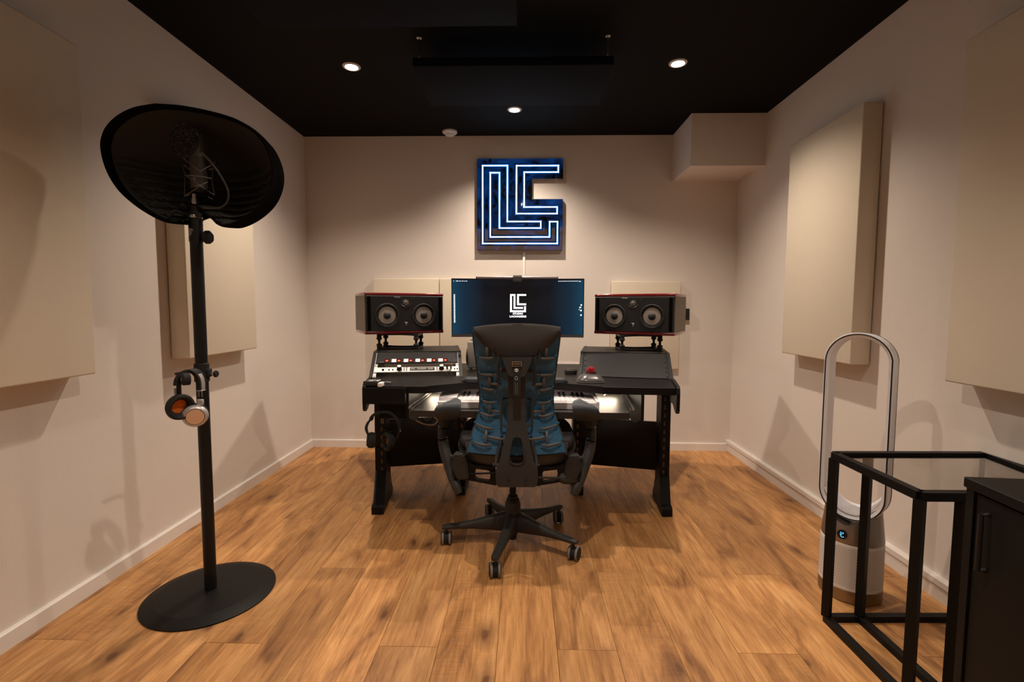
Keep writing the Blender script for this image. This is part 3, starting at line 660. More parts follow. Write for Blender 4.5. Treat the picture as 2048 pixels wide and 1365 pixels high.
A2 = [hp(x, y, Y-0.0) for (x, y), Y in zip([(640, 372), (705, 392), (758, 455), (780, 530), (784, 612)], [1.632, 1.641, 1.65, 1.656, 1.658])]
strap(A2, 0.018, 0.003, 'silver_band', M['silver'])
# left end: round padded hinge with emblem
q = hp(560, 490, 1.600); bm = bm_new(); lathe(bm, [(0, -0.012), (0.016, -0.012), (0.0205, -0.007), (0.021, 0.012), (0, 0.016)], 28, origin=q, axis=(0.62, 0.75, 0.0)); hg = obj('hinge_pad', bm, M['rubber'], t, world=True)
q2 = hp(518, 488, 1.588)
bm = bm_new(); tube(bm, [q2+V(0.0045*math.cos(a), -0.003*math.cos(a), 0.0078*math.sin(a)) for a in [2*PI*k/20 for k in range(20)]], 0.0007, 6, closed=True)
tube(bm, [q2+V(-0.002, 0, -0.004), q2+V(-0.001, 0, 0.004), q2+V(0.001, 0, -0.003), q2+V(0.002, 0, 0.004)], 0.0006, 6); obj('emblem', bm, M['print_'], hg, world=True)
bm = bm_new(); boxb(bm, hp(452, 690, 1.612), hp(515, 560, 1.622), bev=0.001); obj('slider', bm, M['rubber'], t, world=True)
bm = bm_new(); boxb(bm, hp(425, 690, 1.610), hp(448, 600, 1.620), bev=0.001); obj('slider_edge', bm, M['silver'], t, world=True)
bm = bm_new(); q = hp(758, 627, 1.655); box(bm, q, (0.019, 0.022, 0.0035), bev=0.0008); obj('end_plate', bm, M['silver'], t, world=True)
bm = bm_new(); boxb(bm, hp(722, 715, 1.654), hp(740, 635, 1.660)); boxb(bm, hp(762, 715, 1.654), hp(780, 635, 1.660)); obj('slider', bm, M['steel'], t, world=True)
bm = bm_new(); q = hp(748, 775, 1.650); box(bm, q, (0.0195, 0.014, 0.021), rot=Euler((0, math.radians(3), 0)), bev=0.0025, seg=2); yk = obj('yoke', bm, M['silver'], t, world=True)
bm = bm_new(); q = hp(750, 775, 1.6425)
for k in range(4):
    a0, a1 = PI/2*k, PI/2*(k+1); cyl(bm, q+V(math.cos(a0)*0.0028, 0, math.sin(a0)*0.0045), q+V(math.cos(a1)*0.0028, 0, math.sin(a1)*0.0045), 0.0004, seg=6)
obj('emblem', bm, M['dim'], yk, world=True)
# right cup seen from outside
ax = V(0.50, -0.80, -0.18).normalized(); cc = hp(683, 960, 1.632)
bm = bm_new(); lathe(bm, [(0, -0.034), (0.032, -0.034), (0.040, -0.030), (0.042, -0.022), (0.039, -0.016)], 40, origin=cc, axis=ax); obj('ear_pad', bm, M['rubber'], t, world=True)
bm = bm_new(); lathe(bm, [(0.038, -0.019), (0.0400, -0.012), (0.038, -0.004), (0.033, 0.001), (0.0295, 0.0015), (0.0290, 0.0)], 48, origin=cc, axis=ax); cp = obj('cup', bm, M['silver'], t, world=True)
bm = bm_new(); lathe(bm, [(0.0290, 0.0004), (0.0275, 0.0004)], 48, origin=cc, axis=ax); obj('groove', bm, M['hole'], cp, world=True)
bm = bm_new(); lathe(bm, [(0.0277, 0.0002), (0.0270, 0.0012), (0, 0.0020)], 48, origin=cc, axis=ax); obj('cap', bm, M['gold'], cp, world=True, label='brushed copper-coloured cup face')
bm = bm_new(); tube(bm, [hp(690, 800, 1.645), hp(600, 830, 1.64), hp(520, 880, 1.632), hp(455, 945, 1.63)], 0.0075, 10, fx=1.0, fy=0.5, smooth=4); obj('yoke_arm', bm, M['silver'], t, world=True)
# left cup seen from inside
ax2 = V(0.80, -0.52, -0.10).normalized(); c2 = hp(500, 835, 1.612)
bm = bm_new(); lathe(bm, [(0, -0.022), (0.034, -0.020), (0.042, -0.012), (0.045, 0.0), (0.042, 0.012), (0.036, 0.014), (0.028, 0.008), (0.024, -0.004), (0.024, -0.012)], 40, origin=c2, axis=ax2); obj('ear_pad', bm, M['rubber'], t, world=True)
bm = bm_new(); lathe(bm, [(0.0245, -0.012), (0, -0.011)], 32, origin=c2, axis=ax2); obj('lining', bm, M['orange'], t, world=True, label='orange cloth inside the ear pad')

# ------------------------------------------------------------------ studio desk
ZT = 0.70; TH = 0.035
t = thing('studio_desk', 'wide black studio desk with two angled rack bays and slim legs', 'desk', (-0.02, 2.6, 0))
desk = t
top = [(-0.738, 2.262), (-0.455, 2.266), (-0.27, 2.395), (0.19, 2.395), (0.375, 2.285), (0.708, 2.262), (0.772, 2.56), (0.895, 3.20), (-0.93, 3.20), (-0.80, 2.56)]
bm = bm_new(); prism(bm, [V(x, y, ZT-TH) for x, y in top], (0, 0, TH))
es = [e for e in bm.edges if abs(e.verts[0].co.z-e.verts[1].co.z) < 1e-6]
bmesh.ops.bevel(bm, geom=es, offset=0.002, segments=1, affect='EDGES'); obj('worktop', bm, M['desk'], t, world=True, smooth=20)
A10 = math.radians(10); RUN, RISE = 0.205, 0.115; SL = math.hypot(RUN, RISE); BW = 0.492
def bayframe(o, sgn):
    ex = V(math.cos(A10), sgn*math.sin(A10), 0); n = V(-sgn*math.sin(A10), math.cos(A10), 0)
    return Vector(o), ex, n
BL = bayframe((-0.812, 2.525, ZT), 1); BR = bayframe((0.295, 2.615, ZT), -1)
def bp(B, u, r, z): return B[0]+B[1]*u+B[2]*r+V(0, 0, z)          # u along, r back, z up
def sp(B, u, v, h=0.0):                                            # on the slanted face
    k = v/SL; nrm = (V(0, 0, 1)*RUN-B[2]*RISE).normalized(); return B[0]+B[1]*u+B[2]*(RUN*k)+V(0, 0, RISE*k)+nrm*h
def slab(bm, B, u0, u1, v0, v1, h0, h1):
    c = [sp(B, u, v, h) for u, v, h in ((u0, v0, h0), (u1, v0, h0), (u1, v1, h0), (u0, v1, h0), (u0, v0, h1), (u1, v0, h1), (u1, v1, h1), (u0, v1, h1))]
    vs = [bm.verts.new(p) for p in c]
    for f in ((0, 3, 2, 1), (4, 5, 6, 7), (0, 1, 5, 4), (1, 2, 6, 5), (2, 3, 7, 6), (3, 0, 4, 7)): bm.faces.new([vs[i] for i in f])
for B, left in ((BL, True), (BR, False)):
    for u0 in (0.0, BW-0.018):
        bm = bm_new(); prof = [(-0.004, 0), (RUN, RISE+0.004), (0.60, RISE+0.004), (0.60, 0)]
        prism(bm, [bp(B, u0, r, z) for r, z in prof], B[1]*0.018); obj('rack_cheek', bm, M['desk'], t, world=True, smooth=0)
    bm = bm_new(); vs = [bp(B, u, r, RISE-0.014) for u, r in ((0.018, RUN), (BW-0.018, RUN), (BW-0.018, 0.60), (0.018, 0.60))]
    prism(bm, vs, (0, 0, 0.016)); obj('rack_top', bm, M['desk'], t, world=True, smooth=0)
    bm = bm_new(); v0 = 0.168 if left else 0.006
    slab(bm, B, 0.022, BW-0.022, v0, SL-0.004, -0.003, 0.0015); bl = obj('blank_panel', bm, M['desk'], t, world=True, smooth=0)
    for v in ([0.18, 0.205] if left else [0.02, 0.06, 0.10, 0.15, 0.20]):
        for u in (0.030, BW-0.030):
            bm = bm_new(); p = sp(B, u, v, 0.0015); nrm = (sp(B, u, v, 1)-sp(B, u, v, 0)).normalized(); lathe(bm, [(0.0042, 0), (0.0042, 0.0015), (0.0025, 0.003), (0, 0.003)], 12, origin=p, axis=nrm); obj('screw', bm, M['powder'], bl, world=True)
    # back and rails inside the bay
    for u in (0.018, BW-0.033):
        bm = bm_new(); slab(bm, B, u, u+0.015, 0.0, SL, -0.020, -0.004); obj('rack_rail', bm, M['silver'] if left else M['powder'], t, world=True, smooth=0)
if True:  # rail screws and captive nuts of the open left bay
    B = BL
    for u in (0.0255, BW-0.0255):
        for v in (0.012, 0.028, 0.050, 0.074, 0.092, 0.108, 0.124, 0.150):
            bm = bm_new(); p = sp(B, u, v, -0.004); nrm = (sp(B, u, v, 1)-sp(B, u, v, 0)).normalized(); lathe(bm, [(0.0048, 0), (0.0044, 0.001), (0.0026, 0.001), (0.002, -0.002), (0, -0.002)], 10, origin=p, axis=nrm); obj('cage_nut', bm, M['steel'] if int(v*1000) % 3 else M['rubber'], t, world=True)
# end cheeks that hang below the top
for sgn, Xf, Xb in ((1, 0.706, 0.772), (-1, -0.736, -0.800)):
    bm = bm_new(); pr_ = [(2.245, 0.705), (2.262, 0.712), (2.50, 0.712), (2.56, 0.705), (2.66, 0.60), (2.56, 0.585), (2.42, 0.60), (2.31, 0.585), (2.255, 0.585), (2.238, 0.60), (2.235, 0.68)]
    prism(bm, [V(Xf+(Xb-Xf)*(y-2.24)/0.32, y, z-0.004) for y, z in pr_], (sgn*0.016, 0, 0)); obj('end_cheek', bm, M['desk'], t, world=True, smooth=0)
# legs: upright with perforated rail, long low foot
LEGS = [(-0.815, 2.62, 2.43, 0.060, True), (0.745, 2.62, 2.45, 0.052, True), (-0.385, 2.80, 2.70, 0.055, False), (0.290, 2.80, 2.72, 0.055, False)]
for X, Yf, Yt, wd, outer in LEGS:
    bm = bm_new(); x1 = X+wd
    xf = 0.035 if (outer and X < 0) else (-0.03 if outer else 0.0)
    prism(bm, [V(X, Yf, 0.30), V(X, Yf, ZT-TH-0.001), V(X, Yf+0.09, ZT-TH-0.001), V(X, Yf+0.09, 0.30)], (wd, 0, 0))
    g0 = [(Yf, 0.305, 0), (Yf, 0.17, 0), (Yt+0.03, 0.055, 1), (Yt+0.008, 0.050, 1), (Yt, 0.040, 1), (Yt, 0.004, 1), (Yt+0.015, 0.0, 1), (Yf+0.13, 0.0, 0), (Yf+0.13, 0.03, 0), (Yf+0.11, 0.06, 0), (Yf+0.09, 0.12, 0), (Yf+0.09, 0.305, 0)]
    A = [V(X+xf*k, y, z) for y, z, k in g0]; A_r = [p+V(wd, 0, 0) for p in A]
    va = [bm.verts.new(p) for p in A]; vb = [bm.verts.new(p) for p in A_r]; n = len(va); bm.faces.new(va[::-1]); bm.faces.new(vb)
    for i in range(n): bm.faces.new((va[i], va[(i+1) % n], vb[(i+1) % n], vb[i]))
    leg = obj('leg', bm, M['powder'], t, world=True, smooth=0)
    rx = X+wd*0.62 if X < 0 else X+wd*0.38
    if not outer: rx = X+wd*0.5
    bm = bm_new(); zz = 0.15 if outer else 0.22
    ring = []
    z = zz+0.02; k = 0
    while z < 0.62:
        cyl(bm, (rx, Yf-0.0012, z), (rx, Yf-0.0002, z), 0.0046, seg=8); z += 0.012 if k % 2 == 0 else 0.033; k += 1
    obj('rail_holes', bm, M['brass'], leg, world=True, kind='stuff', label='row of brass-coloured rack holes')
    bm = bm_new(); z = zz+0.02; k = 0
    while z < 0.62:
        cyl(bm, (rx, Yf-0.0016, z), (rx, Yf-0.0013, z), 0.0033, seg=8); z += 0.012 if k % 2 == 0 else 0.033; k += 1
    obj('hole_centres', bm, M['hole'], leg, world=True, kind='stuff')
for (x0, y0, x1, y1) in ((-0.850, 2.835, -0.36, 2.950), (0.325, 2.950, 0.808, 2.835)):
    bm = bm_new(); prism(bm, [V(x0, y0, 0.114), V(x1, y1, 0.114), V(x1, y1, 0.402), V(x0, y0, 0.402)], (0, 0.018, 0)); obj('modesty_panel', bm, M['desk'], t, world=True, smooth=0)
# keyboard shelf
bm = bm_new(); prism(bm, [V(-0.515, 2.19, 0.570), V(0.478, 2.175, 0.570), V(0.535, 2.66, 0.570), V(-0.505, 2.66, 0.570)], (0, 0, 0.030)); obj('keyboard_shelf', bm, M['shelfm'] if 'shelfm' in M else M['desk'], t, world=True, smooth=0)
for sgn, xa, xb in ((-1, -0.522, -0.505), (1, 0.500, 0.548)):
    bm = bm_new(); tube(bm, [(xa, 2.20, 0.612), (xb, 2.66, 0.612)], 0.007, 6, fx=0.7); tube(bm, [(xa-sgn*0.012, 2.20, 0.607), (xb-sgn*0.012, 2.66, 0.607)], 0.003, 6); obj('drawer_slide', bm, M['steel'], t, world=True)
for X, s_ in ((-0.555, -1), (0.552, 1)):
    bm = bm_new(); prism(bm, [V(X, 2.30, ZT-TH-0.001), V(X, 2.72, ZT-TH-0.001), V(X, 2.72, 0.50), V(X, 2.40, 0.50), V(X, 2.27, 0.545), V(X, 2.27, ZT-TH-0.001)][1:], (0.014, 0, 0)); obj('shelf_bracket', bm, M['powder'], t, world=True, smooth=0)
for xa, xb in ((-0.505, -0.36), (0.36, 0.50)):
    bm = bm_new(); boxb(bm, (xa, 2.60, ZT-TH-0.006), (xb, 2.612, ZT-TH-0.0005)); tag(obj('light_strip', bm, M['strip'], loc=(xa, 2.6, ZT-TH)), 'lit warm light strip under the '+('left' if xa < 0 else 'right')+' end of the worktop', 'light strip')
bm = bm_new(); boxb(bm, (-0.30, 2.60, ZT-TH-0.006), (0.30, 2.612, ZT-TH-0.0005)); tag(obj('light_strip', bm, M['stripw'] if 'stripw' in M else M['strip'], loc=(0, 2.6, ZT-TH)), 'lit light strip under the worktop behind the music keyboard', 'light strip')

# ---- rack gear in the left bay
def rbox(name, u0, u1, v0, v1, h0, h1, m, parent, **k):
    bm = bm_new(); slab(bm, BL, u0, u1, v0, v1, h0, h1); return obj(name, bm, m, parent, world=True, smooth=0, **k)
def U(px): return (px-741.5)*0.00286
t = thing('preamp_rack_unit', 'black rack unit with a row of red lights and white label tapes', 'rack unit', sp(BL, BW/2, 0.15))
rbox('front_plate', 0.022, BW-0.022, 0.128, 0.167, -0.004, 0.002, M['desk'], t)
for k, px in enumerate((769.7, 792.5, 815, 837.6, 859.6, 881.7)):
    u = U(px); wdw = rbox('light_window', u-0.013, u+0.013, 0.137, 0.160, 0.002, 0.005, M['redwin'], t)
    bm = bm_new(); nrm = (sp(BL, u, 0.14, 1)-sp(BL, u, 0.14, 0)); lathe(bm, [(0.0075, 0), (0.005, 0.0015), (0, 0.002)], 12, origin=sp(BL, u, 0.144, 0.005), axis=nrm); obj('lamp', bm, M['redled'], wdw, world=True)
for px in (783.2, 806, 828.5, 850.5, 872.5):
    u = U(px); rbox('label_tape', u-0.0125, u+0.0125, 0.134, 0.163, 0.002, 0.0028, M['paper'], t, label='strip of white tape with faint handwriting')
rbox('label_tape', U(757), U(764), 0.133, 0.137, 0.002, 0.0028, M['dim'], t)
t = thing('vent_rack_unit', 'recessed plain black rack unit between the preamp and the silver interface', 'rack unit', sp(BL, BW/2, 0.105))
rbox('front_plate', 0.034, BW-0.034, 0.088, 0.127, -0.035, -0.030, M['hole'], t); rbox('base_plate', 0.034, BW-0.034, 0.0, 0.040, -0.040, -0.036, M['hole'], t)
t = thing('audio_interface', 'silver rack audio interface with two black knobs and a dark display', 'rack unit', sp(BL, BW/2, 0.065))
rbox('front_plate', 0.020, BW-0.020, 0.044, 0.086, -0.003, 0.002, M['silver'], t)
dsp = rbox('display', U(814.5), U(861), 0.054, 0.080, 0.002, 0.004, M['dispr'], t)
for q in ((816, 824), (828, 845), (848, 858)): rbox('meter', U(q[0]), U(q[1]), 0.060, 0.074, 0.004, 0.0044, M['dim'], dsp)
def rknob(u, v, r, h, m, cap, parent, name='knob'):
    nrm = (sp(BL, u, v, 1)-sp(BL, u, v, 0)).normalized(); bm = bm_new(); lathe(bm, [(r*1.15, 0), (r*1.1, 0.004), (r, 0.005), (r*0.9, h), (0, h)], 24, origin=sp(BL, u, v, 0.002), axis=nrm); k = obj(name, bm, m, parent, world=True)
    if cap: bm = bm_new(); lathe(bm, [(r*0.85, h), (r*0.85, h+0.002), (0, h+0.0025)], 20, origin=sp(BL, u, v, 0.002), axis=nrm); obj('cap', bm, cap, k, world=True)
for px in (795, 874): rknob(U(px), 0.066, 0.0125, 0.022, M['rubber'], M['silver'], t)
for px in (804, 808.5, 865.5):
    for v in (0.056, 0.066, 0.076): rknob(U(px), v, 0.0028, 0.002, M['print_'], None, t, 'button')
for px in (765, 776, 783, 899, 904): rknob(U(px), 0.062, 0.0055 if px == 765 else 0.003, 0.001, M['hole'], None, t, 'socket')
for px in (884.5, 892):
    nrm = (sp(BL, 0, 0, 1)-sp(BL, 0, 0, 0)).normalized(); u = U(px); c = thing('cable', 'black plug with a thin cable in the silver interface, the '+('left' if px < 890 else 'right')+' one of two', 'cable', sp(BL, u, 0.07))
    bm = bm_new(); p0 = sp(BL, u, 0.07, 0.003); cyl(bm, p0, p0+nrm*0.03, 0.006, seg=12); obj('plug', bm, M['bronze'], c, world=True)
    bm = bm_new(); tube(bm, [p0+nrm*0.03, p0+nrm*0.045+V(0, -0.004, 0.002), sp(BL, u+(0.004 if px < 890 else -0.003), 0.03, 0.03), sp(BL, u, -0.01, 0.012), sp(BL, u, -0.03, -0.008)+V(0, 0.02, 0.0)], 0.0017, 8, smooth=4); obj('wire', bm, M['rubber'], c, world=True)

# ---- speakers on isolation stands
def speaker(fl_, fr_, z0, z1, label, toe):
    fl_ = Vector(fl_); fr_ = Vector(fr_); w_ = (fr_-fl_).length; c = (fl_+fr_)/2; ang = math.atan2((fr_-fl_).y, (fr_-fl_).x)
    t = thing('studio_speaker', label, 'speaker', (c.x, c.y, z0), rz=ang, group=None); h_ = z1-z0; dp = 0.30
    def L3(x, y, z): return V(x, y, z)
    bm = bm_new(); box(bm, (0, dp/2+0.004, h_/2), (w_-0.004, dp-0.008, h_-0.030)); obj('cabinet', bm, M['side'], t, smooth=0)
    for z, hh_ in ((h_-0.009, 0.018), (0.010, 0.020)):
        bm = bm_new(); box(bm, (0, dp/2, z), (w_, dp, hh_), bev=0.006, seg=3); obj('red_board', bm, M['red'], t, label='glossy dark red board')
    bm = bm_new(); box(bm, (0, 0.004, h_/2), (w_-0.012, 0.012, h_-0.036), bev=0.002); bf = obj('baffle', bm, M['baffle'], t)
    for s_ in (-1, 1):
        bm = bm_new(); box(bm, (s_*(w_/2-0.024), -0.0022, h_/2), (0.020, 0.001, h_-0.045)); obj('port', bm, M['hole'], bf)
        cx = s_*0.113*w_/0.487; cz = h_*0.455; o_ = (cx, -0.002, cz)
        ax_ = (0, -1, 0)
        bm = bm_new(); lathe(bm, [(0.070, 0), (0.070, 0.003), (0.067, 0.005), (0.064, 0.004), (0.0625, 0.001)], 48, origin=o_, axis=ax_); wf = obj('woofer', bm, M['grey'], t)
        bm = bm_new(); lathe(bm, [(0.0630, 0.002), (0.0610, 0.0045), (0.0585, 0.002), (0.0575, -0.0005)], 48, origin=o_, axis=ax_); obj('surround', bm, M['rubber'], wf)
        bm = bm_new(); lathe(bm, [(0.0576, -0.0004), (0.038, 0.0006), (0.0215, 0.0016)], 48, origin=o_, axis=ax_); obj('cone', bm, M['cone'], wf, smooth=60)
        bm = bm_new(); lathe(bm, [(0.0225, 0.0010), (0.0215, 0.003), (0.013, 0.0095), (0, 0.0115)], 32, origin=o_, axis=ax_); obj('dust_cap', bm, M['grey'], wf)
    o_ = (0.0, -0.002, h_*0.775)
    bm = bm_new(); lathe(bm, [(0.0175, 0), (0.017, 0.003), (0.0145, 0.0035), (0.013, 0.001)], 32, origin=o_, axis=(0, -1, 0)); tw = obj('tweeter', bm, M['steel'], t)
    bm = bm_new(); lathe(bm, [(0.013, 0.0008), (0.010, 0.0035), (0.005, 0.005), (0, 0.0055)], 24, origin=o_, axis=(0, -1, 0)); obj('dome', bm, M['greyl'], tw)
    for k in range(6):
        a = PI/6+k*PI/3; bm = bm_new(); cyl(bm, V(*o_)+V(0.004*math.cos(a), -0.006, 0.004*math.sin(a)), V(*o_)+V(0.0145*math.cos(a), -0.004, 0.0145*math.sin(a)), 0.0007, seg=6); obj('grille_bar', bm, M['steel'], tw)
    bm = bm_new(); tube(bm, [V(0.031*math.cos(a), -0.003, h_*0.775+0.001+0.026*math.sin(a)) for a in [math.radians(200+k*140/16) for k in range(17)]], 0.0011, 6); obj('trim_arc', bm, M['steel'], t)
    bm = text_bm('FOCAL', 0.0105, 0.0003, Matrix.Translation((-0.048*w_/0.487-0.002, -0.0028, h_*0.895)) @ FACE, space=1.1, bold=0.0002); obj('lettering', bm, M['print_'], t, smooth=0)
    bm = bm_new(); box(bm, (0.047, -0.0026, h_*0.885), (0.012, 0.0004, 0.0015)); box(bm, (0.047, -0.0026, h_*0.855), (0.010, 0.0004, 0.0013)); obj('indicator', bm, M['dim'], t)
    bm = bm_new()
    for k in range(5): box(bm, (-0.008+k*0.004, -0.0026, h_*0.648), (0.0022, 0.0004, 0.0026))
    obj('small_print', bm, M['dim'], t)
    bm = bm_new(); pz = h_*0.245
    for poly in ([(-0.009, 0.011), (0.010, 0.011), (0.006, 0.0065), (-0.004, 0.0065)], [(-0.004, 0.0065), (0.001, 0.0065), (0.0065, 0.001), (0.004, -0.002)], [(0.007, 0.006), (0.012, 0.010), (0.010, 0.004)], [(0.0035, -0.002), (0.0055, -0.001), (0.002, -0.010), (0.0, -0.009)]):
        prism(bm, [V(x, -0.0028, pz+z) for x, z in poly], (0, 0.0006, 0))
    obj('logo', bm, M['print_'], t, smooth=0)
    return t, ang
sl, al = speaker((-0.908, 2.77, 0), (-0.493, 3.00, 0), 0.912, 1.154, 'two-woofer studio speaker with red edges, left of the screen', 1)
sr, ar = speaker((0.431, 3.00, 0), (0.851, 2.765, 0), 0.912, 1.153, 'two-woofer studio speaker with red edges, right of the screen', -1)
def iso_stand(cx, cy, z0, z1, rz, label):
    t = thing('isolation_stand', label, 'speaker stand', (cx, cy, z0), rz=rz); h_ = z1-z0; W_, D_ = 0.245, 0.155
    for z, hz in ((0.0075, 0.015), (h_-0.0075, 0.015)):
        bm = bm_new()
        for y in (-D_/2, D_/2):
            P = []; n = 12
            for i in range(n+1):
                x = -W_/2+W_*i/n; k = (2*i/n-1)**2; P.append((x, k))
            lo = [V(x, y-0.009, z-hz/2+(1-k)*(0.004 if z < 0.03 else 0.006)*(0 if z < 0.03 else 1)) for x, k in P]; hi_ = [V(x, y-0.009, z+hz/2-(1-k)*(0.005 if z < 0.03 else 0)) for x, k in P]
            prism(bm, lo+hi_[::-1], (0, 0.018, 0))
        for x in (-W_/2+0.009, W_/2-0.009): box(bm, (x, 0, z), (0.018, D_, hz*0.8))
        obj('frame', bm, M['black'], t, smooth=0)
    for sx in (-1, 1):
        for sy in (-1, 1):
            bm = bm_new(); lathe(bm, [(0.013, 0), (0.0145, 0.012), (0.0145, 0.022), (0.0165, 0.023), (0.0165, 0.031), (0.012, 0.034), (0.0075, 0.036), (0.0075, h_-0.041), (0.012, h_-0.037), (0.0165, h_-0.033), (0.0165, h_-0.026), (0.014, h_-0.024), (0.014, h_)], 16, origin=(sx*(W_/2-0.012), sy*D_/2, 0)); obj('post', bm, M['rubber'], t)
    return t
zb = ZT+RISE+0.002
c = WM[sl.name] @ V(-0.005, 0.105, 0); iso_stand(c.x, c.y, zb, 0.912, 0.03, 'black isolation stand under the left studio speaker')
c = WM[sr.name] @ V(0.005, 0.105, 0); iso_stand(c.x, c.y, zb, 0.912, -0.03, 'black isolation stand under the right studio speaker')

# ---- curved monitor with light bar
YM = 2.885; q0 = at(903, 616, YM); q1 = at(1168, 616, YM); mw = q1.x-q0.x; mx_ = (q0.x+q1.x)/2; mz1 = at(1035, 557.5, YM+0.01).z; mz0 = at(905, 674.5, YM).z; mh = mz1-mz0
t = thing('curved_monitor', 'wide curved computer screen showing a white LC logo on dark blue', 'monitor', (mx_, YM, mz0))
def my(x): return 0.028*(1-(2*x/mw)**2)
def curved(name, x0, x1, z0, z1, y0, y1, m, parent, n=24, **k):
    bm = bm_new(); P = [[V(x0+(x1-x0)*i/n, my(x0+(x1-x0)*i/n)+y0, z) for i in range(n+1)] for z in (z0, z1)]
    solid(bm, P, V(0, y1-y0, 0)); return obj(name, bm, m, parent, **k)
curved('housing', -mw/2, mw/2, 0, mh, 0.0, 0.022, M['black'], t)
scr = curved('screen', -mw/2+0.006, mw/2-0.006, 0.017, mh-0.007, -0.001, 0.0, M['screen'], t)
curved('chin', -mw/2, mw/2, 0, 0.0165, -0.002, 0.0, M['graphite'], t)
# picture on the screen: logo strokes, words, icons
lw = 0.00062
def on_s(px, py): p = at(px, py, YM+0.02); return p.x-mx_, p.z-mz0
def sstroke(bm, pts, wd):
    for (a, b), (c_, d_) in zip(pts, pts[1:]):
        x0, z0 = on_s(a, b); x1, z1 = on_s(c_, d_); lo = (min(x0, x1)-wd, my((x0+x1)/2)-0.0016, min(z0, z1)-wd); hi = (max(x0, x1)+wd, my((x0+x1)/2)-0.0012, max(z0, z1)+wd); boxb(bm, lo, hi)
def ss(cx, cy): return (880+cx/6.4, 540+cy/6.4)
bm = bm_new(); sstroke(bm, [ss(1050, 488), ss(953, 488), ss(953, 322), ss(908, 322), ss(908, 531), ss(1088, 531), ss(1088, 478)], 0.0054)
sstroke(bm, [ss(1092, 322), ss(998, 322), ss(998, 442), ss(1092, 442)], 0.0054); obj('logo', bm, M['inkw'], scr, smooth=0)
for word, cy, sz in (('STUDIO', 564, 0.0148), ('LACHAMBRE', 599, 0.0148)):
    x, z = on_s(*ss(997, cy)); bm = text_bm(word, sz, 0.0002, Matrix.Translation((x, my(x)-0.0016, z)) @ FACE @ Matrix.Scale(1.12 if word == 'STUDIO' else 1.16, 4, (1, 0, 0)), space=1.02, bold=0.0007); obj('lettering', bm, M['inkw'], scr, smooth=0)
def icons(name, lst, m):
    bm = bm_new()
    for cx, cy, w_, h_ in lst:
        x, z = on_s(*ss(cx, cy)); box(bm, (x, my(x)-0.0014, z), (w_, 0.0004, h_))
    obj(name, bm, m, scr, smooth=0)
icons('dock_icons', [(189-0.0+k*0.22, 322+k*20.3, 0.0085, 0.0072) for k in range(18)], M['iconm'] if 'iconm' in M else M['inkw'])
icons('desktop_icons', [(1803, 452, 0.008, 0.008), (1792, 482, 0.012, 0.007), (1800, 521, 0.009, 0.008), (1800, 580, 0.008, 0.008), (1776, 508, 0.006, 0.003)], M['inkw'])
icons('menu_bar', [(182, 146, 0.003, 0.004), (218, 146, 0.022, 0.003), (260, 146, 0.008, 0.003), (292, 146, 0.010, 0.003), (320, 146, 0.005, 0.003), (342, 146, 0.008, 0.003)]+[(1520+k*19.5, 147, 0.0055, 0.0032) for k in range(13)]+[(1790, 150, 0.018, 0.003)], M['inkw'])
bm = bm_new(); cyl(bm, (0, 0.074, -0.09), (0, 0.074, 0.15), 0.02, seg=20); box(bm, (0, 0.068, 0.15), (0.12, 0.03, 0.10), bev=0.004); obj('stand_column', bm, M['black'], t)
bm = bm_new(); prism(bm, [V(x, y+0.05, ZT-mz0+0.0005) for x, y in rrect(0.26, 0.20, 0.03)], (0, 0, 0.012)); cyl(bm, (0, 0.074, ZT-mz0+0.01), (0, 0.074, -0.08), 0.02, seg=20); obj('stand_base', bm, M['black'], t)
t = thing('monitor_light_bar', 'slim grey light bar clipped along the top of the screen', 'light', (mx_-0.012, YM, mz1))
xa, za = at(952, 556, YM-0.01).x, at(952, 556, YM-0.01).z; xb = at(1116, 557, YM-0.01).x
bm = bm_new(); bz = 0.0075
cyl(bm, (xa-mx_+0.012, 0.002, bz-0.004), (xb-mx_+0.012, 0.002, bz-0.004), 0.0085, seg=20); obj('bar', bm, M['steel2'] if 'steel2' in M else M['greyl'], t)
for x in (xa, xb): bm = bm_new(); cyl(bm, (x-mx_+0.012-0.0015, 0.002, bz-0.004), (x-mx_+0.012+0.0015, 0.002, bz-0.004), 0.009, seg=20); obj('end_cap', bm, M['black'], t)
t = thing('webcam_clamp', 'small grey camera clamp sitting on the middle of the light bar', 'webcam', (at(1035, 558, YM).x, YM, mz1))
bm = bm_new(); box(bm, (0, 0.0, 0.010), (0.053, 0.034, 0.018), bev=0.004, seg=2); obj('clamp_top', bm, M['greyl'], t)
bm = bm_new(); box(bm, (0, -0.010, -0.011), (0.052, 0.012, 0.024), bev=0.003, seg=2); obj('clamp_front', bm, M['graphite'], t)

# ---- things on the desk
q = fl(941, 741, ZT); hz = at(941, 683, q.y).z-ZT; q2 = fl(935.5, 738, ZT)
t = thing('desktop_speaker_box', 'small silver perforated box with a round black side, behind the chair', 'speaker', (q2.x+0.055, q.y+0.045, ZT))
bm = bm_new(); box(bm, (0, 0, hz/2+0.006), (0.100, 0.09, hz-0.012), bev=0.008, seg=3); obj('case', bm, M['silverp'] if 'silverp' in M else M['silver'], t)
bm = bm_new(); lathe(bm, [(0.050, 0), (0.050, 0.005), (0.046, 0.007), (0, 0.007)], 32, origin=(-0.05, -0.002, hz/2-0.010), axis=(-1, 0, 0)); obj('side_disc', bm, M['black'], t)
for x in (-0.035, 0.035):
    for y in (-0.03, 0.03): bm = bm_new(); cyl(bm, (x, y, 0), (x, y, 0.008), 0.006, seg=12); obj('foot', bm, M['steel'], t)
bm = bm_new(); cyl(bm, (-0.03, 0, hz), (-0.03, 0, hz+0.008), 0.006, seg=12); obj('knob', bm, M['steel'], t)
q = fl(1142, 749, ZT)
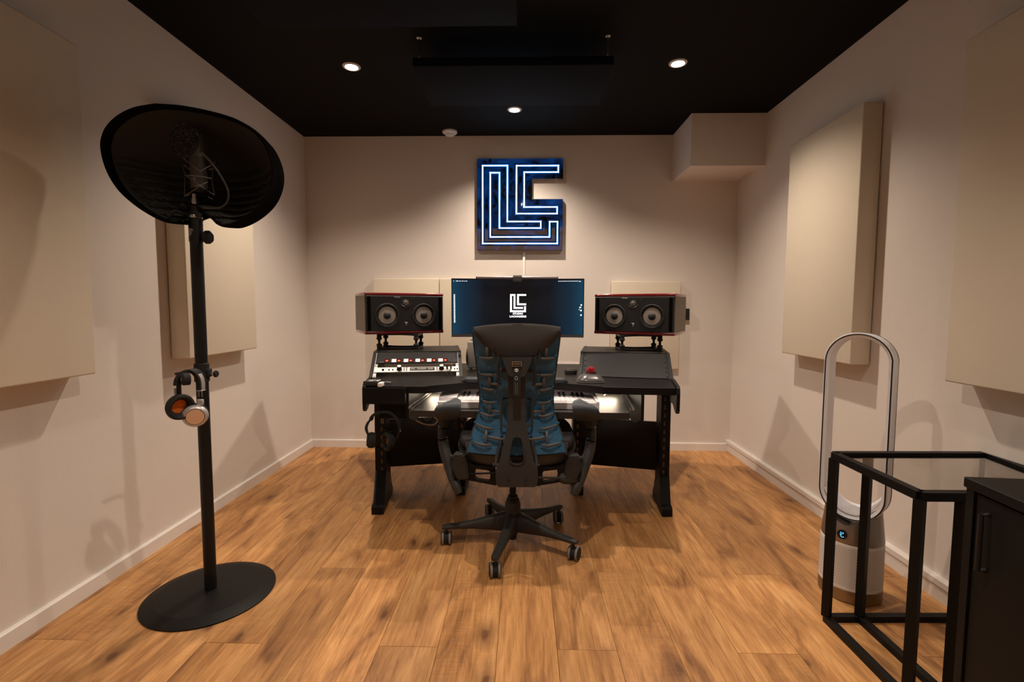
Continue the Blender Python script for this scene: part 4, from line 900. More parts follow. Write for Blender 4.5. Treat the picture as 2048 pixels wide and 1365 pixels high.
t = thing('volume_puck', 'small round black puck on the desk beside the right rack bay', 'puck', (q.x, q.y+0.02, ZT))
bm = bm_new(); lathe(bm, [(0, 0), (0.030, 0), (0.035, 0.008), (0.0365, 0.022), (0.034, 0.026), (0, 0.0265)], 36); obj('body', bm, M['graphite'], t)
bm = bm_new(); lathe(bm, [(0.033, 0.0265), (0.033, 0.028), (0.029, 0.0285), (0, 0.0285)], 36); obj('cap', bm, M['black'], t)
ql = fl(1155, 767, ZT); qr = fl(1210, 767, ZT)
t = thing('trackball', 'dark trackball mouse with a glossy red ball', 'trackball', ((ql.x+qr.x)/2+0.003, ql.y+0.05, ZT))
bm = bm_new(); rows = []; n = 32
for s_, z in ((1.0, 0), (1.03, 0.006), (1.0, 0.014), (0.86, 0.024), (0.66, 0.034), (0.45, 0.040), (0.30, 0.042)):
    P = rrect(0.130*s_, 0.118*s_, 0.042*s_, 6); rows.append([V(x, y+0.010*(1-s_), z) for x, y in P]+[V(P[0][0], P[0][1]+0.010*(1-s_), z)])
grid(bm, rows); bmesh.ops.remove_doubles(bm, verts=bm.verts, dist=1e-6); bmesh.ops.holes_fill(bm, edges=bm.edges, sides=60); obj('body', bm, M['graphite'], t, smooth=60)
bm = bm_new(); bmesh.ops.create_uvsphere(bm, u_segments=28, v_segments=16, radius=0.0255); bmesh.ops.translate(bm, vec=(0.003, 0.012, 0.050), verts=bm.verts); obj('ball', bm, M['redball'], t)
bm = bm_new(); tube(bm, [(0.003+0.0265*math.cos(a), 0.012+0.0265*math.sin(a), 0.043) for a in [2*PI*k/32 for k in range(32)]], 0.0025, 8, closed=True); obj('ring', bm, M['black'], t)
bm = bm_new(); tube(bm, [(0.0655*math.cos(a)*1.0, 0.0, 0.003) if False else V(x*1.02, y*1.02, 0.004) for x, y in rrect(0.132, 0.120, 0.042, 6)], 0.0012, 6, closed=True); obj('edge_line', bm, M['greyl'], t)
bm = bm_new(); qa = fl(916, 762, ZT); 
t = thing('wrist_rest', 'long soft grey wrist rest along the desk front behind the chair', 'wrist rest', ((fl(918, 768, ZT).x+fl(1140, 768, ZT).x)/2, 2.415, ZT))
L_ = (fl(1140, 768, ZT).x-fl(920, 768, ZT).x)
rows = []
for k in range(25):
    f = k/24; x = -L_/2+L_*f; e = min(1, math.sqrt(max(0, 1-max(0, (abs(f-0.5)*2-0.88)/0.12)**2))+0.05); rows.append([V(x, 0.030*math.cos(a)*e, (0.012+0.013*math.sin(a))*e if math.sin(a) > 0 else 0.001) for a in [2*PI*j/16 for j in range(17)]])
bm = bm_new(); grid(bm, rows); bmesh.ops.remove_doubles(bm, verts=bm.verts, dist=1e-6); bmesh.ops.holes_fill(bm, edges=bm.edges, sides=30); obj('cushion', bm, M['armpad'], t, smooth=60)

# ---- white music keyboard on the shelf
KX0, KX1 = -0.405, 0.352; KY0, KY1 = 2.235, 2.50; KZ = 0.601
t = thing('music_keyboard', 'white compact piano-style controller keyboard on the pull-out shelf', 'keyboard', ((KX0+KX1)/2, KY0, KZ))
kw = KX1-KX0; x0 = -kw/2
bm = bm_new(); box(bm, (0, 0.13, 0.008), (kw, 0.26, 0.016), bev=0.002); obj('base', bm, M['white'], t)
bm = bm_new(); box(bm, (0, 0.012, 0.022), (kw-0.012, 0.022, 0.022), bev=0.003); obj('front_lip', bm, M['white'], t)
bm = bm_new(); prism(bm, [V(x0, 0.07, 0.016), V(x0, 0.07, 0.040), V(x0, 0.26, 0.058), V(x0, 0.26, 0.016)], (0.085, 0, 0)); obj('control_block', bm, M['white'], t, smooth=0)
bm = bm_new(); prism(bm, [V(-x0-0.014, 0.0, 0.016), V(-x0-0.014, 0.0, 0.036), V(-x0-0.014, 0.10, 0.048), V(-x0-0.014, 0.26, 0.058), V(-x0-0.014, 0.26, 0.016)], (0.014, 0, 0)); obj('end_block', bm, M['white'], t, smooth=0)
for px in (0.028, 0.062): bm = bm_new(); cyl(bm, (x0+px, 0.20, 0.050), (x0+px, 0.196, 0.068), 0.010, 0.008, seg=16); obj('knob', bm, M['rubber'], t)
bm = bm_new(); box(bm, (0.036, 0.235, 0.044), (kw-0.10, 0.05, 0.028), bev=0.003); obj('top_panel', bm, M['white'], t)
nk = 29; ka = x0+0.089; kb = -x0-0.016; ks = (kb-ka)/nk
wk = None
for i in range(nk):
    if wk is None:
        bm = bm_new(); box(bm, (0, 0.115, 0.028), (ks-0.0012, 0.175, 0.014), bev=0.0012); wk = obj('white_key', bm, M['keyw'], t); o = wk
    else: o = wk.copy(); C.objects.link(o); o.parent = t
    o.location = (ka+ks*(i+0.5), 0, 0)
bk = None
for i in range(nk-1):
    if i % 7 in (2, 6): continue
    if bk is None:
        bm = bm_new(); prism(bm, [V(-0.0055, 0.135, 0.034), V(-0.0055, 0.139, 0.044), V(-0.0055, 0.205, 0.045), V(-0.0055, 0.205, 0.034)], (0.011, 0, 0)); bk = obj('black_key', bm, M['rubber'], t, smooth=0); o = bk
    else: o = bk.copy(); C.objects.link(o); o.parent = t
    o.location = (ka+ks*(i+1), 0, 0)

# ---- organiser tray, gadget box and black headphones at the left desk corner
pA = at(724, 776, 2.235); pB = at(810, 776, 2.235); pC = at(727, 809, 2.235)
t = thing('organiser_tray', 'black open organiser tray clamped to the left desk corner', 'tray', ((pA.x+pB.x)/2, 2.235, pC.z))
tw_ = pB.x-pA.x; th_ = pA.z-pC.z; td = 0.135-0.005
for nm, lo, hi in (('front', (-tw_/2, 0, 0), (tw_/2, 0.004, th_)), ('bottom', (-tw_/2, 0.004, 0), (tw_/2, 0.020, 0.004)), ('side', (-tw_/2, 0.004, 0.004), (-tw_/2+0.004, 0.022, th_)), ('side', (tw_/2-0.004, 0.004, 0.004), (tw_/2, 0.022, th_))):
    bm = bm_new(); boxb(bm, lo, hi, bev=0.001); obj(nm, bm, M['powder'], t, smooth=0)
bm = bm_new(); boxb(bm, (0.035, -0.0015, 0.012), (0.072, 0.0, 0.0135)); obj('slot', bm, M['grey'], t)
ztr = 0.703
def onbox(name, label, cat, px, py, sx, sy, sz, m, rz=0.0, dz=0.0):
    p = fl(px, py, ztr); bm = bm_new(); box(bm, (0, 0, sz/2), (sx, sy, sz), bev=min(0.002, sz/3), seg=2); o = obj(name, bm, m); o.location = (p.x, p.y, ztr-0.0025+dz); o.rotation_euler = (0, 0, rz); WM[o.name] = Matrix.Translation(o.location); return tag(o, label, cat)
p = fl(742, 771, ztr); t = thing('tape_recorder', 'small grey pocket device lying on the left desk corner', 'gadget', (p.x, p.y+0.02, ZT+0.0005))
bm = bm_new(); box(bm, (0, 0, 0.011), (0.070, 0.060, 0.022), bev=0.003, seg=2); obj('body', bm, M['grey'], t)
bm = bm_new(); box(bm, (0.005, 0.010, 0.0225), (0.040, 0.012, 0.001)); obj('screen', bm, M['print_'], t)
bm = bm_new(); tube(bm, [(-0.002+0.010*math.cos(a), -0.016+0.010*math.sin(a), 0.0225) for a in [2*PI*k/20 for k in range(20)]], 0.0009, 6, closed=True); obj('dial', bm, M['print_'], t)
bm = bm_new(); box(bm, (0.031, 0, 0.0226), (0.007, 0.050, 0.001)); obj('edge_strip', bm, M['print_'], t)
onbox('card', 'small white card standing beside the grey pocket device', 'card', 762, 772, 0.019, 0.045, 0.018, M['paper'])
bm = bm_new(); a = fl(765, 765, ZT+0.005); b = fl(782, 765.5, ZT+0.005); cyl(bm, a, b, 0.0028, seg=10); tag(obj('pen', bm, M['steel'], loc=a), 'thin metal pen lying behind the white card', 'pen')
pa = at(757, 838, 2.33); pb = at(814, 808, 2.33)
t = thing('headphone_amplifier', 'black box hanging under the left wing of the desk', 'amplifier', ((pa.x+pb.x)/2, 2.33, pa.z))
bm = bm_new(); boxb(bm, (-(pb.x-pa.x)/2, 0, 0), ((pb.x-pa.x)/2, 0.16, ZT-TH-pa.z-0.001), bev=0.002); obj('case', bm, M['powder'], t)
bm = bm_new(); q = at(763, 842, 2.33); cyl(bm, (q.x-(pa.x+pb.x)/2, 0.02, -0.002), (q.x-(pa.x+pb.x)/2, 0.02, 0.012), 0.009, seg=14); cyl(bm, (q.x-(pa.x+pb.x)/2, 0.02, -0.030), (q.x-(pa.x+pb.x)/2, 0.02, -0.002), 0.0065, 0.005, seg=14); obj('plug', bm, M['bronze'], t)
def h2(cx, cy, Y): return at(710+cx/10.5, 800+cy/10.5, Y)
t = thing('headphones', 'black over-ear headphones with orange lining hanging under the left desk corner', 'headphones', h2(560, 400, 2.28))
P = [h2(x, y, 2.27) for x, y in ((335, 430), (360, 350), (430, 290), (540, 250), (660, 240), (760, 260), (840, 330), (905, 430), (930, 500))]
P = smooth_pts(P, 4); bm = bm_new(); rows = []
for i, p in enumerate(P):
    tg = (P[min(i+1, len(P)-1)]-P[max(i-1, 0)]).normalized(); n = V(0, 1, 0).cross(tg).normalized(); w0, th2 = 0.034, 0.011
    rows.append([p+V(0, -w0/2, 0)+n*th2/2, p+V(0, w0/2, 0)+n*th2/2, p+V(0, w0/2, 0)-n*th2/2, p+V(0, -w0/2, 0)-n*th2/2, p+V(0, -w0/2, 0)+n*th2/2])
grid(bm, rows); bmesh.ops.remove_doubles(bm, verts=bm.verts, dist=1e-6); bmesh.ops.holes_fill(bm, edges=bm.edges, sides=6); obj('headband', bm, M['rubber'], t, world=True)
bm = bm_new(); tube(bm, [h2(340, 400, 2.27), h2(270, 490, 2.265), h2(235, 600, 2.26), h2(270, 720, 2.26), h2(310, 800, 2.265)], [0.003, 0.006, 0.007, 0.005, 0.004], 8, smooth=4); obj('yoke', bm, M['rubber'], t, world=True)
bm = bm_new(); lathe(bm, [(0, -0.022), (0.034, -0.020), (0.038, -0.008), (0.037, 0.008), (0.026, 0.018), (0, 0.019)], 32, origin=h2(330, 850, 2.275), axis=V(-0.92, -0.35, 0.1)); obj('cup', bm, M['rubber'], t, world=True)
bm = bm_new(); tube(bm, [h2(925, 490, 2.27), h2(945, 620, 2.27), h2(900, 760, 2.27), h2(840, 860, 2.275)], [0.005, 0.006, 0.004, 0.004], 8, smooth=4); obj('yoke', bm, M['rubber'], t, world=True)
ax3 = V(-0.80, -0.60, 0.02).normalized(); c3 = h2(680, 880, 2.27)
bm = bm_new(); lathe(bm, [(0, -0.030), (0.028, -0.028), (0.036, -0.016), (0.043, -0.004), (0.044, 0.006), (0.040, 0.013), (0.034, 0.013), (0.026, 0.006), (0.023, -0.004)], 40, origin=c3, axis=ax3); obj('cup', bm, M['rubber'], t, world=True)
bm = bm_new(); lathe(bm, [(0.0235, -0.004), (0, -0.003)], 32, origin=c3, axis=ax3); obj('lining', bm, M['orange2'] if 'orange2' in M else M['orange'], t, world=True, label='orange cloth inside the ear cup')
bm = bm_new(); lathe(bm, [(0.003, 0), (0, 0.002)], 12, origin=h2(953, 655, 2.26), axis=(0, -1, 0)); obj('rivet', bm, M['steel'], t, world=True)
def wirecable(pts, r, m, label):
    bm = bm_new(); tube(bm, pts, r, 8, smooth=5); tag(obj('cable', bm, m, loc=pts[0]), label, 'cable')
def dk(cx, cy, Y): return at(700+cx/5.25, 680+cy/5.25, Y)
wirecable([h2(572, 410, 2.33), h2(572, 520, 2.33), h2(600, 610, 2.32), h2(700, 670, 2.31), h2(800, 660, 2.31), h2(880, 600, 2.31), h2(920, 540, 2.31)], 0.0022, M['rubber'], 'thin black headphone cable looping under the black amplifier box')
wirecable([dk(640, 830, 2.5), dk(700, 850, 2.52), dk(760, 880, 2.55), dk(850, 895, 2.56), dk(900, 880, 2.56), dk(918, 840, 2.55), dk(880, 815, 2.52)], 0.0035, M['cordw'], 'pale cable drooping in a loop below the keyboard shelf')
wirecable([dk(660, 815, 2.6), dk(700, 850, 2.6), dk(740, 890, 2.62), dk(800, 960, 2.70)], 0.004, M['rubber'], 'black cable slanting down beneath the left end of the shelf')
wirecable([dk(750, 815, 2.62), dk(790, 870, 2.62), dk(850, 860, 2.62), dk(870, 815, 2.62)], 0.004, M['rubber'], 'black cable sagging in a short arc below the shelf')
wirecable([dk(1150, 770, 2.62), dk(1175, 820, 2.64), dk(1200, 868, 2.66), dk(1250, 960, 2.72), dk(1300, 1100, 2.8)], 0.003, M['rubber'], 'thin black cable dropping behind the seat from the shelf')
def dr(cx, cy, Y): return at(1080+cx/6.207, 780+cy/6.207, Y)
wirecable([dr(765, 290, 2.64), dr(750, 340, 2.66), dr(730, 405, 2.70), dr(700, 520, 2.9)], 0.0025, M['rubber'], 'black cable from the right end of the shelf, the left strand')
wirecable([dr(775, 290, 2.58), dr(765, 350, 2.60), dr(755, 405, 2.64), dr(742, 520, 2.78)], 0.0025, M['rubber'], 'black cable from the right end of the shelf, the right strand')
wirecable([dr(385, 808, 3.3), dr(430, 785, 3.25), dr(475, 760, 3.2), dr(560, 700, 3.1)], 0.004, M['rubber'], 'black cable running up from the floor behind the right inner desk leg')
wirecable([dr(790, 75, 2.58), dr(830, 50, 2.6), dr(860, 35, 2.62)], 0.004, M['cordw'], 'short white cable lying on the right end of the shelf')

# ------------------------------------------------------------------ office chair, seen from behind
XC = at(1033.0, 760, 2.0).x
chair = thing('office_chair', 'ergonomic office chair with a teal spine-like back and black five-star base', 'chair', (-0.045, 2.155, 0))
t = chair
def mir(p): return V(2*XC-p.x, p.y, p.z)
def cp2(px, py, Y): return at(px, py, Y)
YPR = [(640, 1.975), (655, 1.985), (700, 2.0), (740, 2.02), (780, 2.045), (820, 2.055), (860, 2.04), (905, 2.01), (1000, 1.99)]
def ycurve(py):
    for (a, ya), (b, yb) in zip(YPR, YPR[1:]):
        if a <= py <= b: return ya+(yb-ya)*(py-a)/(b-a)
    return YPR[-1][1]
HW = [(655, 87), (680, 85.5), (700, 83), (740, 78), (775, 74), (800, 72.5), (822, 74), (845, 81), (870, 89.5), (900, 98), (908, 99)]
def hwid(py):
    for (a, ya), (b, yb) in zip(HW, HW[1:]):
        if a <= py <= b: return ya+(yb-ya)*(py-a)/(b-a)
    return HW[-1][1]
def shell_pt(f, py, off=0.0, k=1.0):
    y = ycurve(py)+0.045*f*f+off; sag = 0
    p = at(1033+f*hwid(py)*k, py+(6*(1-f*f) if py > 899 else 0), y); return p
rows = [655+ (905-655)*i/30 for i in range(31)]
fs = [-1+2*j/20 for j in range(21)]
bm = bm_new(); solid(bm, [[shell_pt(f, py) for f in fs] for py in rows], V(0, 0.006, 0)); shell = obj('back_shell', bm, M['bluep'], t, world=True, smooth=60, label='teal slotted plastic back shell')
bm = bm_new(); solid(bm, [[shell_pt(f, py, 0.010, 1.03) for f in fs] for py in [664]+[r for r in rows if r > 668]+[909]], V(0, 0.022, 0)); obj('back_cushion', bm, M['cloth'], t, world=True, smooth=60)
# upper fabric cover
bm = bm_new(); P = []
for i in range(13):
    s_ = i/12; row = []
    for j in range(25):
        f = -1+2*j/24; top_ = 648+7.0*abs(f)**2.2; bot = 719.5-48*abs(f)**2.3; py = top_+(bot-top_)*s_
        if abs(f) > 0.999: py = top_+(671-top_)*s_
        row.append(at(1034.5+f*87*(1-0.03*s_*abs(f)), py, 1.985+0.045*f*f-0.020*math.sin(PI*min(1, s_*0.9+0.1))-0.004))
    P.append(row)
solid(bm, P, V(0, 0.040, 0)); obj('shoulder_pad', bm, M['cloth'], t, world=True, smooth=70, label='charcoal fabric pad across the top of the back')
# spine with lower opening
SPN = [(722, 27), (738, 23), (755, 18), (800, 17), (845, 18.5), (872, 22), (895, 27.5), (915, 32), (928, 34.5), (934, 40), (941, 42), (960, 42), (969, 40.5), (974.5, 36)]
bm = bm_new(); YS = 1.955
outer = [at(1033.5+h_, py, YS) for py, h_ in SPN]+[at(1033.5-h_, py, YS) for py, h_ in reversed(SPN)]
hole = [at(1034+x, y, YS) for x, y in ((-8, 880), (0, 877), (8, 880), (12, 895), (15, 915), (14.5, 922), (9, 928.5), (0, 930), (-9, 928.5), (-14.5, 922), (-15, 915), (-12, 895))]
prism_holes(bm, outer, [hole], (0, 0.020, 0))
for v in bm.verts:
    py_ = 613+(EYE-v.co.z)*975/2.0; v.co.y += 0.035*math.exp(-((py_-820)/70)**2)-0.008*math.exp(-((py_-950)/30)**2)
sp_ = obj('spine', bm, M['grey'], t, world=True, smooth=30)
bm = bm_new(); tube(bm, [p+V(0, -0.003, 0) for p in hole[3:11]], 0.0035, 8); obj('opening_lip', bm, M['grey'], sp_, world=True)
bm = bm_new(); pts = [(1003, 716), (1066, 716), (1060, 728), (1055, 745), (1051, 753), (1043, 756), (1026, 756), (1018, 753), (1013, 745), (1009, 728)]
prism(bm, [at(x, y, 1.940) for x, y in pts], (0, 0.03, 0)); es = list(bm.edges); bmesh.ops.bevel(bm, geom=es, offset=0.002, segments=2, affect='EDGES'); obj('collar', bm, M['grey'], t, world=True)
for px in (1017, 1051):
    bm = bm_new(); lathe(bm, [(0.007, 0), (0.0065, 0.002), (0.004, 0.003), (0, 0.002)], 16, origin=at(px, 971-10, 1.940), axis=(0, -1, 0)); obj('bolt', bm, M['rubber'], sp_, world=True)
# buckle, tag
bm = bm_new(); cx_, cz_ = at(1034, 728.5, 1.935).x, at(1034, 728.5, 1.935).z
for dz in (0.0085, -0.0002, -0.0085)[:3]: cyl(bm, (cx_-0.0185, 1.934, cz_+dz), (cx_+0.0185, 1.934, cz_+dz), 0.0013, seg=8)
for dx in (-0.0185, 0.0185): cyl(bm, (cx_+dx, 1.934, cz_-0.009), (cx_+dx, 1.934, cz_+0.009), 0.0018, seg=8)
obj('buckle', bm, M['chrome'], t, world=True)
bm = bm_new(); boxb(bm, at(1026, 793, 1.936)+V(0, 0, 0), at(1041.5, 729, 1.936)+V(0, 0.0015, 0)); tg = obj('tag', bm, M['rubber'], t, world=True)
bm = bm_new(); q = at(1033, 741, 1.9345); lathe(bm, [(0.0075, 0), (0, 0.0002)], 24, origin=q, axis=(0, -1, 0)); obj('round_logo', bm, M['print_'], tg, world=True)
bm = bm_new(); tube(bm, [q+V(-0.004, -0.0006, -0.003), q+V(-0.003, -0.0006, 0.003), q+V(0, -0.0006, -0.001), q+V(0.003, -0.0006, 0.003), q+V(0.004, -0.0006, -0.003)], 0.0007, 6); obj('logo_mark', bm, M['rubber'], tg, world=True)
q = at(1033, 757, 1.9345); bm = bm_new(); tube(bm, [q+V(0.0065*math.cos(a), 0, 0.0065*math.sin(a)) for a in [math.radians(50+k*250/16) for k in range(17)]]+[q+V(0.005, 0, 0.0), q+V(0.001, 0, 0.0)], 0.0008, 6); obj('letter_mark', bm, M['print_'], tg, world=True)
bm = bm_new()
for k in range(13):
    for c_ in (-0.004, 0.003): box(bm, at(1033, 767+k*1.8, 1.9352)+V(c_+0.0007*((k*7) % 3-1), 0, 0), (0.0022, 0.0005, 0.0026))
obj('small_print', bm, M['dim'], tg, world=True)
# ribs: slender curved bars joined in pairs
def rib(x0, y0, x1, y1, bow=3.0, r=0.0056, name='rib'):
    for s_ in (1, -1):
        pts = []
        for k in range(7):
            f = k/6; px = x0+(x1-x0)*f; py = y0+(y1-y0)*f+bow*math.sin(PI*f)*1.0; Y = ycurve(py)-0.014*math.sin(PI*min(1, 0.15+f*0.7))+0.045*((px-1033)/hwid(min(py, 905)))**2-0.006
            p = at(px, py, Y); pts.append(p if s_ > 0 else mir(p))
        bm = bm_new(); tube(bm, pts, [r*0.6, r*0.95, r*1.1, r*1.1, r*1.05, r*0.9, r*0.5], 10, fx=1.0, fy=0.75, up=(0, 1, 0)); obj(name, bm, M['grey2'], t, world=True)
for a in ((958, 715, 991, 716, 2), (961, 748.5, 992, 749.5, 1.5), (964, 776, 992, 779, 2.5), (965.5, 802, 991, 804, 3), (960, 826, 990, 831, 3.5), (952, 848, 988, 858, 3.0), (943.5, 883, 984, 890, 4.0)): rib(*a)
for a in ((979, 750, 979, 777, 0), (980.5, 804, 979, 829, 0), (973, 857, 971, 888, 0), (974, 690, 974.5, 716, 0)): rib(*a, r=0.0062, name='rib_link')
for a in ((979, 768, 1003, 769, 0.5), (981, 822, 1005, 824, 0.5), (972, 873, 1021, 879, 2.5)): rib(*a, r=0.0060, name='rib_link')
for pts in ([(996, 708), (996.5, 740), (998, 768)], [(1007, 798), (1003, 803), (1002.5, 840), (1005, 850), (1012, 852)], [(1018, 796), (1007, 798)], [(986, 696), (988, 715)]):
    for s_ in (1, -1):
        P = [at(x, y, ycurve(y)-0.022) for x, y in pts]; P = P if s_ > 0 else [mir(p) for p in P]
        bm = bm_new(); tube(bm, P, 0.0048, 8, smooth=3); obj('inner_rod', bm, M['grey'], t, world=True)
for s_ in (1, -1):
    P = [at(x, y, Y) for x, y, Y in ((1004, 872, 2.02), (999, 895, 2.01), (994, 915, 2.0), (991.5, 928, 1.985))]; P = P if s_ > 0 else [mir(p) for p in P]
    bm = bm_new(); tube(bm, P, [0.006, 0.009, 0.0085, 0.005], 10, smooth=4); obj('flexure', bm, M['grey'], t, world=True)
    c_ = at(991.5, 931, 1.985); c_ = c_ if s_ > 0 else mir(c_); bm = bm_new(); cyl(bm, c_+V(-0.012, 0, 0), c_+V(0.012, 0, 0), 0.0085, seg=16); obj('pivot', bm, M['rubber'], t, world=True)
    c_ = at(1006.5, 741, 1.995); c_ = c_ if s_ > 0 else mir(c_); bm = bm_new(); box(bm, c_, (0.032, 0.012, 0.019), bev=0.003, seg=2); tb = obj('bracket', bm, M['grey'], t, world=True)
    bm = bm_new(); lathe(bm, [(0.0055, 0), (0.005, 0.002), (0, 0.001)], 14, origin=c_+V(-0.004*s_, -0.0065, 0), axis=(0, -1, 0)); obj('bolt', bm, M['rubber'], tb, world=True)
    for px, py in ((956, 711), (959, 745), (962, 773), (963.5, 799), (958, 823), (950, 845), (941.5, 878)):
        q = at(px, py, ycurve(py)+0.045*((px-1033)/hwid(py))**2-0.004); q = q if s_ > 0 else mir(q); bm = bm_new(); lathe(bm, [(0.0045, -0.004), (0.0045, 0.003), (0.003, 0.005), (0, 0.0055)], 12, origin=q, axis=(0, -1, 0)); obj('mount_boss', bm, M['bluep'], shell, world=True)
# seat
bm = bm_new(); rows_ = []
SW = [(2.10, 0.235, 0.455, 0.490), (2.12, 0.250, 0.450, 0.497), (2.18, 0.262, 0.448, 0.500), (2.28, 0.266, 0.450, 0.503), (2.38, 0.262, 0.455, 0.506), (2.45, 0.250, 0.462, 0.508), (2.48, 0.225, 0.470, 0.503)]
for Y, hw_, zl, zh in SW:
    n = 16; ring = []
    for x_, z_ in ((-1, 0.5), (-0.985, 0.85), (-0.94, 1.0), (-0.6, 0.97), (0, 0.93), (0.6, 0.97), (0.94, 1.0), (0.985, 0.85), (1, 0.5), (0.97, 0.12), (0.9, 0), (0, -0.02), (-0.9, 0), (-0.97, 0.12)): ring.append(V(XC+hw_*x_, Y, zl+(zh-zl)*z_))
    rows_.append(ring+[ring[0]])
grid(bm, rows_); bmesh.ops.remove_doubles(bm, verts=bm.verts, dist=1e-6); bmesh.ops.holes_fill(bm, edges=bm.edges, sides=30); obj('seat_cushion', bm, M['seatcloth'], t, world=True, smooth=60)
bm = bm_new(); P = []
for k in range(9):
    a = k/8*PI/2; row = []
    for j in range(21):
        f = -1+2*j/20; x = f*(0.222-0.012*k/8); z = 0.472-0.094*math.sin(a)+0.008*abs(f)**3; Y = 2.045-0.012*(1-abs(f))+0.045*(1-math.cos(a))+0.03*abs(f)**4
        row.append(V(XC+x, Y, z))
    P.append(row)
for Yk, zk in ((2.20, 0.384), (2.30, 0.396), (2.42, 0.425)): P.append([V(XC+(-1+2*j/20)*0.205, Yk, zk) for j in range(21)])
solid(bm, P, V(0, 0.004, 0.012)); obj('seat_pan', bm, M['seat'], t, world=True, smooth=60)
for s_ in (1, -1):
    P = [V(XC-s_*x, y, z) for x, y, z in ((0.252, 2.30, 0.462), (0.246, 2.20, 0.445), (0.234, 2.12, 0.42), (0.226, 2.09, 0.385))]
    bm = bm_new(); tube(bm, P, [0.020, 0.024, 0.016, 0.008], 10, smooth=4); obj('seat_wing', bm, M['seat'], t, world=True)
# mechanism
bm = bm_new(); box(bm, (XC, 2.13, 0.355), (0.150, 0.22, 0.085), bev=0.012, seg=2); obj('tilt_mechanism', bm, M['powder'], t, world=True)
for s_ in (1, -1):
    PX = lambda x, y: (at(x, y, 2.06) if s_ > 0 else mir(at(x, y, 2.06)))
    bm = bm_new(); prism_holes(bm, [PX(*p) for p in ((908, 915), (925, 922), (950, 932), (990, 933), (992, 972), (960, 966), (914, 957), (906, 945))], [[PX(*p) for p in ((952, 938.5), (978, 942), (980.5, 946), (980.5, 960), (977, 963.5), (957, 961), (951, 957), (949.5, 948))]], (0, 0.028, 0)); obj('side_frame', bm, M['powder'], t, world=True, smooth=0)
PX = lambda x, y: at(x, y, 2.05)
bm = bm_new(); cyl(bm, PX(935, 948.5), PX(990, 946.5), 0.004, seg=10); obj('rod', bm, M['powder'], t, world=True)
bm = bm_new(); cyl(bm, at(1075, 956, 2.03), at(1125, 956.5, 2.05), 0.0048, seg=12); obj('lever', bm, M['grey'], t, world=True)
bm = bm_new(); q = at(1137, 957, 2.06); rows_ = [(0.006, -0.045), (0.018, -0.038), (0.025, -0.02), (0.026, 0.0), (0.025, 0.02), (0.018, 0.036), (0, 0.040)]; lathe(bm, rows_, 24, origin=q, axis=(1, 0, 0)); obj('tilt_knob', bm, M['grey'], t, world=True)
# arms (left one traced, right one mirrored)
for s_ in (1, -1):
    A = lambda x, y, Y: (at(x, y, Y-0.085) if s_ > 0 else mir(at(x, y, Y-0.085)))
    bm = bm_new(); tube(bm, [A(884, 845, 2.24), A(883, 868, 2.235), A(884, 885, 2.23)], [0.017, 0.017, 0.017], 14, fx=1.0, fy=1.3, smooth=3); obj('arm_post', bm, M['grey'], t, world=True)
    bm = bm_new(); tube(bm, [A(886, 876, 2.22), A(888, 895, 2.215), A(893, 915, 2.20), A(900, 938, 2.185), A(906, 958, 2.165), A(910, 968, 2.155)], [0.0225, 0.0235, 0.024, 0.023, 0.021, 0.020], 16, fx=1.0, fy=1.25, smooth=4); obj('arm_sleeve', bm, M['grey'], t, world=True)
    bm = bm_new(); tube(bm, [A(908, 962, 2.155), A(913, 976, 2.14), A(918, 988, 2.13)], [0.019, 0.0185, 0.014], 14, fx=1.0, fy=1.3, smooth=4); obj('arm_foot', bm, M['grey'], t, world=True)
    bm = bm_new(); tube(bm, [A(893, 912, 2.195), A(904, 915, 2.19), A(914, 918, 2.18)], [0.010, 0.009, 0.006], 10, smooth=3, fy=1.4); obj('arm_bracket', bm, M['grey'], t, world=True)
    bm = bm_new(); P = [A(x, y, 2.12) for x, y in ((905, 912), (927, 912), (934, 930), (938, 960), (915, 962), (903, 940))]; prism(bm, P, (0, 0.07, 0)); bmesh.ops.bevel(bm, geom=list(bm.edges), offset=0.006, segments=2, affect='EDGES'); obj('arm_mount', bm, M['grey3'], t, world=True)
    bm = bm_new(); lathe(bm, [(0.006, 0), (0.0055, 0.002), (0.003, 0.001), (0, 0.001)], 14, origin=A(924.5, 926, 2.12), axis=(0, -1, 0)); obj('bolt', bm, M['rubber'], t, world=True)
    bm = bm_new(); tube(bm, [A(890, 858, 2.235), A(891, 846, 2.24), A(893, 835, 2.245), A(894, 825, 2.25)], [0.024, 0.032, 0.038, 0.036], 16, fx=1.0, fy=1.25, smooth=4); obj('pad_support', bm, M['rubber'], t, world=True)
    # pad: angled outwards, domed
    bm = bm_new(); rows_ = []
    prof = [((869.5, 831), (919, 829), 2.12, 0.00), ((868, 823), (921, 821), 2.115, 0.010), ((871, 816), (922.5, 811.5), 2.12, 0.016), ((879, 810), (922.5, 804.5), 2.16, 0.02), ((890, 804.5), (921, 800), 2.23, 0.02), ((903, 800), (917, 798), 2.32, 0.0)]
    base = [A(878, 843, 2.15), A(910, 839, 2.15)]
    up_ = [[A(a[0]+(b[0]-a[0])*j/8, a[1]+(b[1]-a[1])*j/8-3.0*math.sin(PI*j/8), Y+0.03*(j/8-0.5)**2) for j in range(9)] for a, b, Y, c_ in prof]
    lowr = [[base[0]+(base[1]-base[0])*j/8 for j in range(9)]]
    bott = [[V(p.x, p.y, 0) for p in up_[-1]]]
    end = [V(p.x, p.y, p.z-0.028) for p in up_[-1]]
    G_ = lowr+up_+[end]+[[V(p.x, p.y, base[0].z+0.005) for p in up_[-2]]]+lowr
    grid(bm, G_); bmesh.ops.remove_doubles(bm, verts=bm.verts, dist=1e-5); bmesh.ops.holes_fill(bm, edges=bm.edges, sides=40); obj('arm_pad', bm, M['armpad'], t, world=True, smooth=75)
